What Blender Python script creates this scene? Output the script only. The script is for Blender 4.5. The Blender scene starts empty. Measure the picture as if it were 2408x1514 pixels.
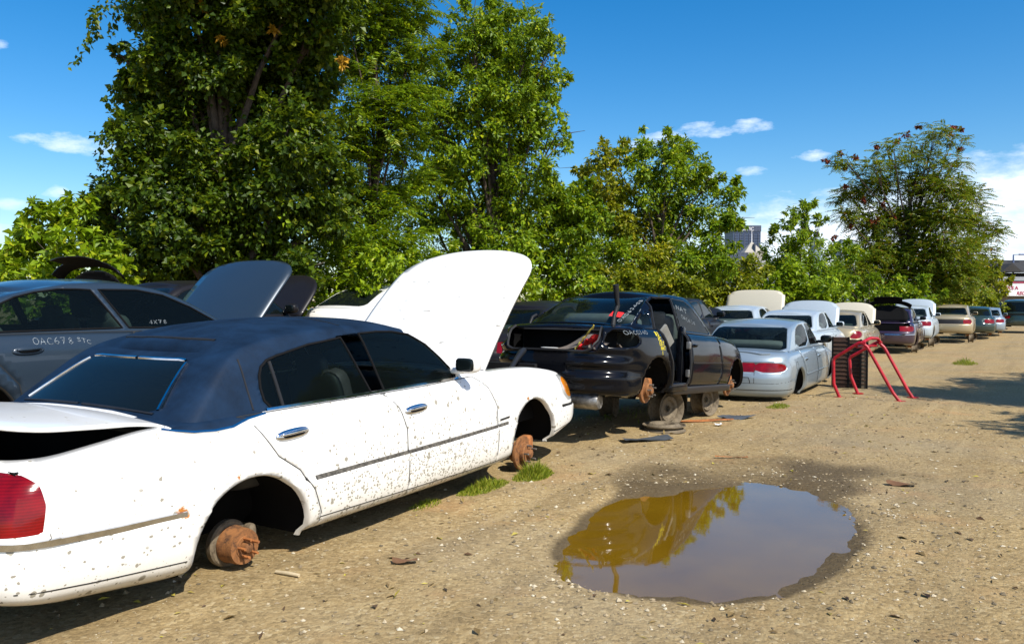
import bpy, math, random
import numpy as np
from mathutils import Vector, Matrix
R = math.radians
random.seed(7); rng = np.random.default_rng(11)
scene = bpy.context.scene
COL = scene.collection

# ------------------------------------------------------------------ camera
CAMH, FPX = 1.47, 1900.0
PITCH = math.atan((757 - 705) / FPX)
cam_d = bpy.data.cameras.new('camera'); cam = bpy.data.objects.new('camera', cam_d); COL.objects.link(cam)
cam.location = (0, 0, CAMH); cam.rotation_euler = (R(90) - PITCH, 0, 0)
cam_d.sensor_width = 36.0; cam_d.lens = 36.0 * FPX / 2408.0; cam_d.clip_start = 0.05; cam_d.clip_end = 6000
scene.camera = cam

# ------------------------------------------------------------------ sun, sky, exposure
SUN_AZ, SUN_EL = 142.0, 50.0          # clockwise from +Y
sv = Vector((math.sin(R(SUN_AZ)) * math.cos(R(SUN_EL)), math.cos(R(SUN_AZ)) * math.cos(R(SUN_EL)), math.sin(R(SUN_EL))))
sun_d = bpy.data.lights.new('sun', 'SUN'); sun_d.energy = 5.0; sun_d.angle = R(0.53); sun_d.color = (1.0, 0.955, 0.87)
sun = bpy.data.objects.new('sun', sun_d); COL.objects.link(sun)
sun.rotation_euler = (-sv).to_track_quat('-Z', 'Y').to_euler(); sun.location = (20, -20, 40)
scene.view_settings.view_transform = 'Standard'; scene.view_settings.look = 'None'
scene.view_settings.exposure = 0.48; scene.view_settings.gamma = 1.0

world = bpy.data.worlds.new('World'); scene.world = world; world.use_nodes = True
wn, wl = world.node_tree.nodes, world.node_tree.links
wn.clear()
w_out = wn.new('ShaderNodeOutputWorld'); w_bg = wn.new('ShaderNodeBackground'); w_bg.inputs[1].default_value = 0.116
sky = wn.new('ShaderNodeTexSky'); sky.sky_type = 'NISHITA'; sky.sun_disc = False
sky.sun_elevation = R(SUN_EL); sky.sun_rotation = R(SUN_AZ); sky.altitude = 50; sky.air_density = 1.0; sky.dust_density = 0.6; sky.ozone_density = 3.0
hs = wn.new('ShaderNodeHueSaturation'); hs.inputs['Saturation'].default_value = 1.45; hs.inputs['Hue'].default_value = 0.5; hs.inputs['Value'].default_value = 1.0
wl.new(sky.outputs[0], hs.inputs['Color'])

def wmath(op, a, b=None, c=None, clamp=False):
    n = wn.new('ShaderNodeMath'); n.operation = op; n.use_clamp = clamp
    for i, v in enumerate((a, b, c)):
        if v is None: continue
        if isinstance(v, (int, float)): n.inputs[i].default_value = v
        else: wl.new(v, n.inputs[i])
    return n.outputs[0]
tc = wn.new('ShaderNodeTexCoord'); sep = wn.new('ShaderNodeSeparateXYZ'); wl.new(tc.outputs['Generated'], sep.inputs[0])
az = wmath('ARCTAN2', sep.outputs[0], sep.outputs[1]); el = wmath('ARCSINE', sep.outputs[2])
az = wmath('MULTIPLY', az, 57.29578); el = wmath('MULTIPLY', el, 57.29578)
cn = wn.new('ShaderNodeTexNoise'); cn.inputs['Scale'].default_value = 22.0; cn.inputs['Detail'].default_value = 7; cn.inputs['Roughness'].default_value = 0.62
mp = wn.new('ShaderNodeMapping'); mp.inputs['Scale'].default_value = (1, 1, 2.6); wl.new(tc.outputs['Generated'], mp.inputs[0]); wl.new(mp.outputs[0], cn.inputs['Vector'])
nz = wmath('SUBTRACT', cn.outputs[0], 0.5)
cloud = None
# azimuth, elevation, half-width, half-height (degrees), strength
PUFFS = [(-27.9, 9.6, 3.0, 0.55, .85), (-26.0, 9.3, 2.2, 0.5, .6), (-33.0, 14.8, 1.3, .35, .75), (-29.3, 6.6, .7, .4, .7), (-31.6, 5.6, 1.2, .4, .5), (-33.5, 4.2, 2, .5, .5),
         (10.7, 11.1, 1.7, .45, .8), (13.6, 11.5, 2.2, .5, .9), (16.0, 11.6, 1.5, .45, .9), (9.2, 10.6, 1.1, .4, .7), (1.8, 10.6, .6, .7, .6), (20.3, 9.4, 1.2, .34, .9), (16.4, 8.6, 1.3, .34, .7), (13.6, 8.3, 1.2, .4, .5), (35.0, 6.5, 6.0, 1.2, .8)]
for (a0, e0, wa, we, st) in PUFFS:
    da = wmath('MULTIPLY', wmath('SUBTRACT', az, a0), 1 / wa); de = wmath('MULTIPLY', wmath('SUBTRACT', el, e0), 1 / we)
    d2 = wmath('ADD', wmath('MULTIPLY', da, da), wmath('MULTIPLY', de, de))
    v = wmath('SUBTRACT', wmath('ADD', 1.0, wmath('MULTIPLY', nz, 4.6)), wmath('MULTIPLY', d2, .9))
    v = wmath('MULTIPLY', wmath('MULTIPLY', v, .62, clamp=True), st)
    cloud = v if cloud is None else wmath('MAXIMUM', cloud, v)
# pale cloud bank low over the city
top = wmath('ADD', wmath('MULTIPLY', az, 0.165), 3.9)
bank = wmath('MULTIPLY', wmath('SUBTRACT', wmath('ADD', top, wmath('MULTIPLY', nz, 4.0)), el), 0.45, clamp=True)
bank = wmath('MULTIPLY', bank, wmath('MULTIPLY', wmath('SUBTRACT', az, 9.0), 0.12, clamp=True))
bank = wmath('MULTIPLY', bank, wmath('ADD', 0.55, wmath('MULTIPLY', nz, 1.2)))
cloud = wmath('MAXIMUM', cloud, wmath('MULTIPLY', bank, 1.5, clamp=True))
cmix = wn.new('ShaderNodeMixRGB'); wl.new(cloud, cmix.inputs[0]); wl.new(hs.outputs[0], cmix.inputs[1]); cmix.inputs[2].default_value = (7.2, 7.9, 8.9, 1)
wl.new(cmix.outputs[0], w_bg.inputs[0]); wl.new(w_bg.outputs[0], w_out.inputs[0])

# ------------------------------------------------------------------ helpers
def gz(y):                                     # the lot falls away a little with distance
    t = np.maximum(0, np.asarray(y, float) - 9.0)
    return -0.6 * (1 - np.exp(-t / 42.0))
def at(px, py, Y):                             # author's survey: a point of the place at forward distance Y
    dx, dz = (px - 1204) / FPX, -(py - 757) / FPX
    c, s = math.cos(PITCH), math.sin(PITCH)
    t = Y / (c + s * dz)
    return Vector((dx * t, Y, CAMH + (-s + c * dz) * t))

def tag(o, label=None, cat=None, group=None, kind=None):
    if label: o['label'] = label
    if cat: o['category'] = cat
    if group: o['group'] = group
    if kind: o['kind'] = kind
    return o
def empty(name, loc=(0, 0, 0), rot=(0, 0, 0)):
    o = bpy.data.objects.new(name, None); COL.objects.link(o); o.location = loc; o.rotation_euler = rot
    o.empty_display_size = .2
    return o

def pchip(xs, ys):
    xs = np.asarray(xs, float); ys = np.asarray(ys, float); h = np.diff(xs); d = np.diff(ys) / h; n = len(xs)
    m = np.zeros(n)
    for i in range(1, n - 1):
        if d[i - 1] * d[i] > 0:
            w1, w2 = 2 * h[i] + h[i - 1], h[i] + 2 * h[i - 1]
            m[i] = (w1 + w2) / (w1 / d[i - 1] + w2 / d[i])
    m[0], m[-1] = d[0], d[-1]
    def f(x):
        x = np.clip(np.asarray(x, float), xs[0], xs[-1]); i = np.clip(np.searchsorted(xs, x) - 1, 0, n - 2)
        t = (x - xs[i]) / h[i]
        return ((1 + 2 * t) * (1 - t) ** 2 * ys[i] + t * (1 - t) ** 2 * h[i] * m[i] + t * t * (3 - 2 * t) * ys[i + 1] + t * t * (t - 1) * h[i] * m[i + 1])
    return f
def prof(pts):
    return pchip([p[0] for p in pts], [p[1] for p in pts])

class MB:
    def __init__(s): s.v = []; s.f = []; s.m = []
    def add(s, vs, fs, mi=0):
        o = len(s.v); s.v += [tuple(map(float, p)) for p in vs]; s.f += [tuple(i + o for i in f) for f in fs]; s.m += [mi] * len(fs); return s
    def box(s, c, d, rot=None, mi=0):
        x, y, z = d[0] / 2, d[1] / 2, d[2] / 2
        vs = [Vector(p) for p in ((-x, -y, -z), (x, -y, -z), (x, y, -z), (-x, y, -z), (-x, -y, z), (x, -y, z), (x, y, z), (-x, y, z))]
        if rot is not None: vs = [rot @ v for v in vs]
        vs = [v + Vector(c) for v in vs]
        return s.add(vs, [(0, 3, 2, 1), (4, 5, 6, 7), (0, 1, 5, 4), (1, 2, 6, 5), (2, 3, 7, 6), (3, 0, 4, 7)], mi)
    def rbox(s, c, d, rot=None, mi=0, p=0.32):        # rounded box (superellipsoid rings)
        vs = []; fs = []; na = 20; nb = 11
        for i in range(nb):
            ph = -math.pi / 2 + math.pi * i / (nb - 1)
            cz = math.copysign(abs(math.sin(ph)) ** p, math.sin(ph)); cr = abs(math.cos(ph)) ** p
            for j in range(na):
                th = 2 * math.pi * j / na
                v = Vector((d[0] / 2 * cr * math.copysign(abs(math.cos(th)) ** p, math.cos(th)), d[1] / 2 * cr * math.copysign(abs(math.sin(th)) ** p, math.sin(th)), d[2] / 2 * cz))
                if rot is not None: v = rot @ v
                vs.append(v + Vector(c))
        for i in range(nb - 1):
            for j in range(na):
                fs.append((i * na + j, i * na + (j + 1) % na, (i + 1) * na + (j + 1) % na, (i + 1) * na + j))
        return s.add(vs, fs, mi)
    def tube(s, path, r, n=8, mi=0, cap=True):
        path = [Vector(p) for p in path]; rs = r if isinstance(r, (list, tuple)) else [r] * len(path)
        vs = []; fs = []; up = None
        for i, p in enumerate(path):
            t = (path[min(i + 1, len(path) - 1)] - path[max(i - 1, 0)]).normalized()
            if up is None: up = t.orthogonal().normalized()
            up = (up - t * up.dot(t)); up = up.normalized() if up.length > 1e-6 else t.orthogonal().normalized()
            b = t.cross(up)
            for k in range(n):
                a = 2 * math.pi * k / n; vs.append(p + (up * math.cos(a) + b * math.sin(a)) * rs[i])
        for i in range(len(path) - 1):
            for k in range(n): fs.append((i * n + k, i * n + (k + 1) % n, (i + 1) * n + (k + 1) % n, (i + 1) * n + k))
        if cap: fs += [tuple(range(n - 1, -1, -1)), tuple((len(path) - 1) * n + k for k in range(n))]
        return s.add(vs, fs, mi)
    def lathe(s, prf, c, axis, n=24, mi=0):               # prf: (radius, offset along axis)
        a = Vector(axis).normalized(); u = a.orthogonal().normalized(); w = a.cross(u); c = Vector(c); vs = []; fs = []
        for (r, h) in prf:
            for k in range(n):
                t = 2 * math.pi * k / n; vs.append(c + a * h + (u * math.cos(t) + w * math.sin(t)) * r)
        for i in range(len(prf) - 1):
            for k in range(n): fs.append((i * n + k, i * n + (k + 1) % n, (i + 1) * n + (k + 1) % n, (i + 1) * n + k))
        return s.add(vs, fs, mi)
    def weld(s):
        key = {}; mp = []; nv = []
        for p in s.v:
            k = (round(p[0], 4), round(p[1], 4), round(p[2], 4))
            if k not in key: key[k] = len(nv); nv.append(p)
            mp.append(key[k])
        nf = []; nm = []
        for f, m in zip(s.f, s.m):
            g = []
            for i in f:
                if mp[i] not in g: g.append(mp[i])
            if len(g) > 2: nf.append(tuple(g)); nm.append(m)
        s.v, s.f, s.m = nv, nf, nm; return s
    def pieces(s):
        par = list(range(len(s.v)))
        def find(a):
            while par[a] != a: par[a] = par[par[a]]; a = par[a]
            return a
        for f in s.f:
            for i in f[1:]: par[find(f[0])] = find(i)
        out = {}
        for f, m in zip(s.f, s.m): out.setdefault(find(f[0]), []).append((f, m))
        res = []
        for fl in out.values():
            b = MB(); ix = {}
            for f, m in fl:
                g = []
                for i in f:
                    if i not in ix: ix[i] = len(b.v); b.v.append(s.v[i])
                    g.append(ix[i])
                b.f.append(tuple(g)); b.m.append(m)
            res.append(b)
        return res
    def split(s, name, mats, parent=None, sharp=35, **k):
        return [b.build(name, mats, parent, sharp, **k) for b in s.pieces()]
    def build(s, name, mats, parent=None, sharp=35, smooth=True, solid=None):
        me = bpy.data.meshes.new(name); me.from_pydata(s.v, [], s.f)
        mats = mats if isinstance(mats, (list, tuple)) else [mats]
        for m in mats: me.materials.append(m)
        me.polygons.foreach_set('material_index', s.m)
        if smooth:
            me.polygons.foreach_set('use_smooth', [True] * len(s.f)); me.set_sharp_from_angle(angle=R(sharp))
        me.update()
        o = bpy.data.objects.new(name, me); COL.objects.link(o)
        if parent is not None: o.parent = parent
        if solid:
            md = o.modifiers.new('thickness', 'SOLIDIFY'); md.thickness = solid[0]; md.offset = -1; md.material_offset = solid[1]; md.material_offset_rim = 0
        return o

def np_mesh(name, verts, faces, mats, parent=None, smooth=False, mi=None):
    """fast mesh: verts (n,3), faces (m,k)"""
    me = bpy.data.meshes.new(name); verts = np.asarray(verts, np.float32); faces = np.asarray(faces, np.int32); k = faces.shape[1]
    me.vertices.add(len(verts)); me.vertices.foreach_set('co', verts.ravel())
    me.loops.add(faces.size); me.loops.foreach_set('vertex_index', faces.ravel())
    me.polygons.add(len(faces)); me.polygons.foreach_set('loop_start', np.arange(0, faces.size, k, dtype=np.int32))
    me.polygons.foreach_set('loop_total', np.full(len(faces), k, np.int32))
    for m in (mats if isinstance(mats, (list, tuple)) else [mats]): me.materials.append(m)
    if mi is not None: me.polygons.foreach_set('material_index', np.asarray(mi, np.int32))
    me.polygons.foreach_set('use_smooth', [smooth] * len(faces))
    me.update(calc_edges=True); me.validate()
    o = bpy.data.objects.new(name, me); COL.objects.link(o)
    if parent is not None: o.parent = parent
    return o

# ------------------------------------------------------------------ materials
class NT:
    def __init__(s, name):
        s.m = bpy.data.materials.new(name); s.m.use_nodes = True; s.n = s.m.node_tree.nodes; s.l = s.m.node_tree.links; s.n.clear()
        s.out = s.n.new('ShaderNodeOutputMaterial')
    def node(s, t, **kw):
        n = s.n.new(t)
        for k, v in kw.items():
            if hasattr(n, k): setattr(n, k, v)
            else: n.inputs[k.replace('_', ' ')].default_value = v
        return n
    def link(s, a, b): s.l.new(a, b)
    def math(s, op, a, b=None, clamp=False):
        n = s.n.new('ShaderNodeMath'); n.operation = op; n.use_clamp = clamp
        for i, v in enumerate((a, b)):
            if v is None: continue
            if isinstance(v, (int, float)): n.inputs[i].default_value = v
            else: s.l.new(v, n.inputs[i])
        return n.outputs[0]
    def noise(s, scale, detail=5, rough=.55, vec=None, dist=0):
        n = s.node('ShaderNodeTexNoise'); n.inputs['Scale'].default_value = scale; n.inputs['Detail'].default_value = detail; n.inputs['Roughness'].default_value = rough; n.inputs['Distortion'].default_value = dist
        if vec is not None: s.l.new(vec, n.inputs['Vector'])
        return n.outputs[0]
    def obj(s):
        return s.node('ShaderNodeTexCoord').outputs['Object']
    def scaled(s, vec, sc):
        n = s.node('ShaderNodeMapping'); n.inputs['Scale'].default_value = sc; s.l.new(vec, n.inputs[0]); return n.outputs[0]
    def ramp(s, fac, stops):
        n = s.node('ShaderNodeValToRGB'); e = n.color_ramp.elements
        while len(e) < len(stops): e.new(.5)
        for i, (p, c) in enumerate(stops):
            e[i].position = p; e[i].color = (*c, 1) if len(c) == 3 else c
        s.l.new(fac, n.inputs[0]); return n.outputs[0]
    def mix(s, fac, a, b):
        n = s.node('ShaderNodeMixRGB')
        for i, v in enumerate((fac, a, b)):
            if isinstance(v, (int, float)): n.inputs[i].default_value = v
            elif isinstance(v, (tuple, list)): n.inputs[i].default_value = (*v, 1) if len(v) == 3 else v
            else: s.l.new(v, n.inputs[i])
        return n.outputs[0]
    def bsdf(s, **kw):
        b = s.n.new('ShaderNodeBsdfPrincipled')
        for k, v in kw.items():
            inp = b.inputs[k.replace('_', ' ')]
            if isinstance(v, (int, float)): inp.default_value = v
            elif isinstance(v, (tuple, list)): inp.default_value = (*v, 1) if len(v) == 3 else v
            else: s.l.new(v, inp)
        return b
    def bump(s, h, strength=.3, dist=.01):
        n = s.node('ShaderNodeBump'); n.inputs['Strength'].default_value = strength; n.inputs['Distance'].default_value = dist; s.l.new(h, n.inputs['Height']); return n.outputs[0]
    def done(s, sh): s.l.new(sh.outputs[0] if hasattr(sh, 'outputs') else sh, s.out.inputs[0]); return s.m

def simple(name, col, rough=.5, metal=0, coat=0, var=.15, scale=6, bump=0, spec=.5):
    t = NT(name); o = t.obj(); n = t.noise(scale, 6, .6, o)
    c2 = tuple(max(0, c * (1 - var * 1.6)) for c in col); c3 = tuple(min(1, c * (1 + var)) for c in col)
    c = t.ramp(n, [(.3, c2), (.7, c3)])
    kw = dict(Specular_IOR_Level=spec, Base_Color=c, Roughness=t.math('ADD', rough - .06, t.math('MULTIPLY', n, .12)), Metallic=metal, Coat_Weight=coat)
    b = t.bsdf(**kw); b.inputs['Coat Roughness'].default_value = .08
    if bump: t.link(t.bump(t.noise(scale * 8, 4, .6, o), bump, .005), b.inputs['Normal'])
    return t.done(b)

def paint(name, col, metal=0.0, rough=.35, coat=.8, dust=.25, dustcol=(.36, .30, .2), dents=.12, spec=.5):
    t = NT(name); o = t.obj(); sp = t.node('ShaderNodeSeparateXYZ'); t.link(o, sp.inputs[0])
    n = t.noise(3.5, 8, .65, o); n2 = t.noise(60, 3, .6, o)
    low = t.math('SUBTRACT', .75, sp.outputs[2]); low = t.math('MULTIPLY', low, 1.3, True)     # road dirt gathers low on the body
    d = t.math('MULTIPLY', t.math('ADD', t.math('MULTIPLY', low, .9), .18), t.math('MULTIPLY', t.math('SUBTRACT', t.math('ADD', t.math('MULTIPLY', n, .8), t.math('MULTIPLY', n2, .35)), .2), dust * 1.6), True)
    c = t.mix(d, col, dustcol)
    b = t.bsdf(Base_Color=c, Metallic=metal, Roughness=t.math('ADD', rough, t.math('MULTIPLY', d, .5)), Coat_Weight=t.math('SUBTRACT', coat, t.math('MULTIPLY', d, coat), True))
    b.inputs['Coat Roughness'].default_value = .05; b.inputs['Specular IOR Level'].default_value = spec
    t.link(t.bump(t.noise(2.2, 2, .4, o), dents, .01), b.inputs['Normal'])
    return t.done(b)

def white_spattered():
    t = NT('white_car_paint'); o = t.obj(); sp = t.node('ShaderNodeSeparateXYZ'); t.link(o, sp.inputs[0])
    x, z = sp.outputs[0], sp.outputs[2]
    col = (.80, .79, .755)
    n = t.noise(2.4, 6, .6, o); fine = t.noise(90, 3, .6, o)
    low = t.math('MULTIPLY', t.math('SUBTRACT', .62, z), 2.0, True)
    mid = t.math('SUBTRACT', 1.0, t.math('ABSOLUTE', t.math('MULTIPLY', t.math('ADD', x, .05), .82)), True)          # doors carry most of the mud
    mid = t.math('ADD', t.math('MULTIPLY', mid, .95), .10)
    dens = t.math('MULTIPLY', t.math('MULTIPLY', t.math('ADD', low, .22), t.math('ADD', mid, .10)), t.math('ADD', .45, n))
    dirt = None
    warp = t.node('ShaderNodeMixRGB', blend_type='LINEAR_LIGHT'); warp.inputs[0].default_value = .008
    nn = t.node('ShaderNodeTexNoise'); nn.inputs['Scale'].default_value = 38; t.link(o, nn.inputs['Vector']); t.link(o, warp.inputs[1]); t.link(nn.outputs[1], warp.inputs[2])
    for sc, k, gain in ((15, .52, .50), (29, .62, .95), (58, .68, 1.35)):
        v = t.node('ShaderNodeTexVoronoi'); v.inputs['Scale'].default_value = sc; t.link(t.scaled(warp.outputs[0], (1, .3, 1.15)), v.inputs['Vector'])
        cs = t.node('ShaderNodeSeparateColor'); t.link(v.outputs['Color'], cs.inputs[0])
        thr = t.math('SUBTRACT', cs.outputs[0], t.math('SUBTRACT', 1.0, t.math('MULTIPLY', dens, gain)))          # few cells hold a spot
        r = t.math('MULTIPLY', t.math('ADD', .22, cs.outputs[1]), k * .62)
        hit = t.math('MULTIPLY', t.math('MULTIPLY', thr, 30, True), t.math('MULTIPLY', t.math('SUBTRACT', r, v.outputs['Distance']), 14, True))
        dirt = hit if dirt is None else t.math('MAXIMUM', dirt, hit)
    film = t.math('MULTIPLY', t.math('MULTIPLY', low, low), t.math('MULTIPLY', t.math('ADD', t.math('MULTIPLY', n, .8), t.math('MULTIPLY', fine, .45)), .85), True)
    streak = t.noise(1, 4, .6, t.scaled(o, (42, 4, 2.2)))
    film = t.math('ADD', film, t.math('MULTIPLY', t.math('MULTIPLY', t.math('SUBTRACT', streak, .5), 1.4, True), t.math('MULTIPLY', low, mid)), True)
    c = t.mix(film, col, (.42, .36, .24)); c = t.mix(t.math('MULTIPLY', dirt, .85), c, (.20, .175, .12))
    # rust blooms at the rear arch lip and fender
    for (rx, rz, rr) in ((-2.0, .455, .028), (-1.985, .44, .03), (-1.66, .556, .018), (1.36, .645, .022)):
        dx, dz = t.math('SUBTRACT', x, rx), t.math('SUBTRACT', z, rz)
        d = t.math('SQRT', t.math('ADD', t.math('MULTIPLY', dx, dx), t.math('MULTIPLY', dz, dz)))
        m = t.math('MULTIPLY', t.math('SUBTRACT', t.math('ADD', rr, t.math('MULTIPLY', t.math('SUBTRACT', fine, .5), .05)), d), 70, True)
        c = t.mix(m, c, (.42, .15, .02))
    b = t.bsdf(Base_Color=c, Roughness=t.math('ADD', .3, t.math('MULTIPLY', t.math('MAXIMUM', film, dirt), .5)), Coat_Weight=t.math('SUBTRACT', .7, t.math('MAXIMUM', film, dirt), True))
    b.inputs['Coat Roughness'].default_value = .06
    return t.done(b)

def glass(name, tint=(.10, .16, .13), trans=.72, rough=.02):
    t = NT(name); o = t.obj()
    tr = t.node('ShaderNodeBsdfTransparent'); tr.inputs[0].default_value = (*[c ** .5 for c in tint], 1)
    g = t.bsdf(Base_Color=(.008, .012, .012), Roughness=t.math('ADD', rough, t.math('MULTIPLY', t.noise(5, 6, .6, o), .05)), Specular_IOR_Level=.5)
    lw = t.node('ShaderNodeLayerWeight'); lw.inputs[0].default_value = .35
    fac = t.math('ADD', 1 - trans, t.math('MULTIPLY', lw.outputs['Fresnel'], .8), True)
    mx = t.node('ShaderNodeMixShader'); t.link(fac, mx.inputs[0]); t.link(tr.outputs[0], mx.inputs[1]); t.link(g.outputs[0], mx.inputs[2])
    return t.done(mx)

def lens(name, col, rough=.08, coat=1.0):
    t = NT(name); o = t.obj(); w = t.node('ShaderNodeTexWave'); w.inputs['Scale'].default_value = 26; w.bands_direction = 'Z'; t.link(o, w.inputs['Vector'])
    n = t.noise(9, 4, .6, o)
    c = t.ramp(t.math('ADD', t.math('MULTIPLY', w.outputs['Fac'], .15), t.math('MULTIPLY', n, .85)), [(.3, tuple(x * .4 for x in col)), (.7, col)])
    b = t.bsdf(Base_Color=c, Roughness=rough, Coat_Weight=coat, Specular_IOR_Level=.3); b.inputs['Coat Roughness'].default_value = .03
    t.link(t.bump(w.outputs['Fac'], .06, .002), b.inputs['Normal'])
    return t.done(b)

def rusty(name, a=(.36, .13, .035), b_=(.13, .05, .02)):
    t = NT(name); o = t.obj(); n = t.noise(26, 8, .75, o, .6)
    c = t.ramp(n, [(.34, b_), (.52, a), (.75, tuple(min(1, x * 1.35) for x in a))])
    b = t.bsdf(Base_Color=c, Roughness=.8, Metallic=.15); t.link(t.bump(t.noise(80, 4, .7, o), .5, .004), b.inputs['Normal'])
    return t.done(b)

M = {}
M['dark'] = simple('dark_trim', (.006, .006, .0065), .85, spec=.12)
M['black_plastic'] = simple('black_plastic', (.016, .016, .017), .5, spec=.25)
M['seam'] = simple('panel_gap', (.02, .018, .015), .9)
M['chrome'] = simple('chrome', (.72, .73, .75), .12, 1.0, var=.12, scale=20)
M['rust'] = rusty('rusty_iron'); M['rust_bright'] = rusty('fresh_rust', (.24, .100, .032), (.06, .028, .015))
M['steel'] = simple('dull_steel', (.33, .32, .30), .45, .8, var=.4, scale=14)
M['rim'] = rusty('dirty_wheel_rim', (.16, .125, .080), (.07, .05, .03))
M['rubber'] = simple('tyre_rubber', (.02, .019, .018), .85, bump=.3)
M['vinyl'] = simple('navy_vinyl_roof', (.0045, .017, .042), .66, var=.3, scale=5, bump=.3, spec=.18)
M['seat_grey'] = simple('seat_cloth_grey', (.16, .17, .17), .85, bump=.2)
M['seat_dark'] = simple('seat_leather_dark', (.03, .032, .035), .6)
M['glass'] = glass('tinted_glass', (.16, .26, .22), .78); M['glass_dark'] = glass('deep_tinted_glass', (.03, .05, .06), .5); M['glass_clear'] = glass('clear_glass', (.45, .62, .58), .84)
M['red_lens'] = lens('red_lens', (.24, .002, .004), .16, .35); M['amber_lens'] = lens('amber_lens', (.75, .24, .01)); M['clear_lens'] = lens('clear_lens', (.5, .5, .48))
M['hero'] = white_spattered()
M['white'] = paint('white_paint', (.78, .77, .74), 0, .3, .7, .2)
M['blue_grey'] = paint('blue_grey_paint', (.020, .034, .052), .2, .34, .6, .08, spec=.35)
M['black'] = paint('black_paint', (.0035, .004, .006), 0, .12, .22, .01, (.10, .085, .05), dents=.8, spec=.12)
M['black_dull'] = paint('dull_black_paint', (.008, .007, .008), 0, .4, .15, .12, (.16, .13, .09), spec=.2)
M['silver'] = paint('silver_blue_paint', (.27, .335, .385), .45, .34, .7, .3)
M['pale'] = paint('pale_silver_paint', (.40, .46, .50), .25, .4, .5, .2)
M['beige'] = paint('faded_beige_paint', (.50, .46, .36), .1, .5, .3, .15)
M['gold'] = paint('champagne_paint', (.40, .33, .20), .45, .34, .7, .3)
M['plum'] = paint('dark_plum_paint', (.030, .014, .035), .3, .28, .9, .18)
M['green'] = paint('dark_green_paint', (.012, .035, .03), .3, .3, .9, .2)
M['red_paint'] = simple('red_enamel', (.38, .002, .010), .42, 0, .0, .25, 9)
M['chalk'] = simple('white_marker', (.22, .25, .27), .9, var=.5, scale=60); M['yellow_mark'] = simple('yellow_marker', (.75, .62, .02), .9)
M['engine'] = simple('engine_metal', (.10, .095, .09), .6, .5, var=.5, scale=12)
M['khaki_cloth'] = simple('dusty_carpet', (.17, .14, .12), .95, bump=.4)
M['red_cloth'] = simple('red_cloth', (.55, .01, .012), .9); M['straw'] = simple('yellow_fringe', (.45, .36, .06), .9)

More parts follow.
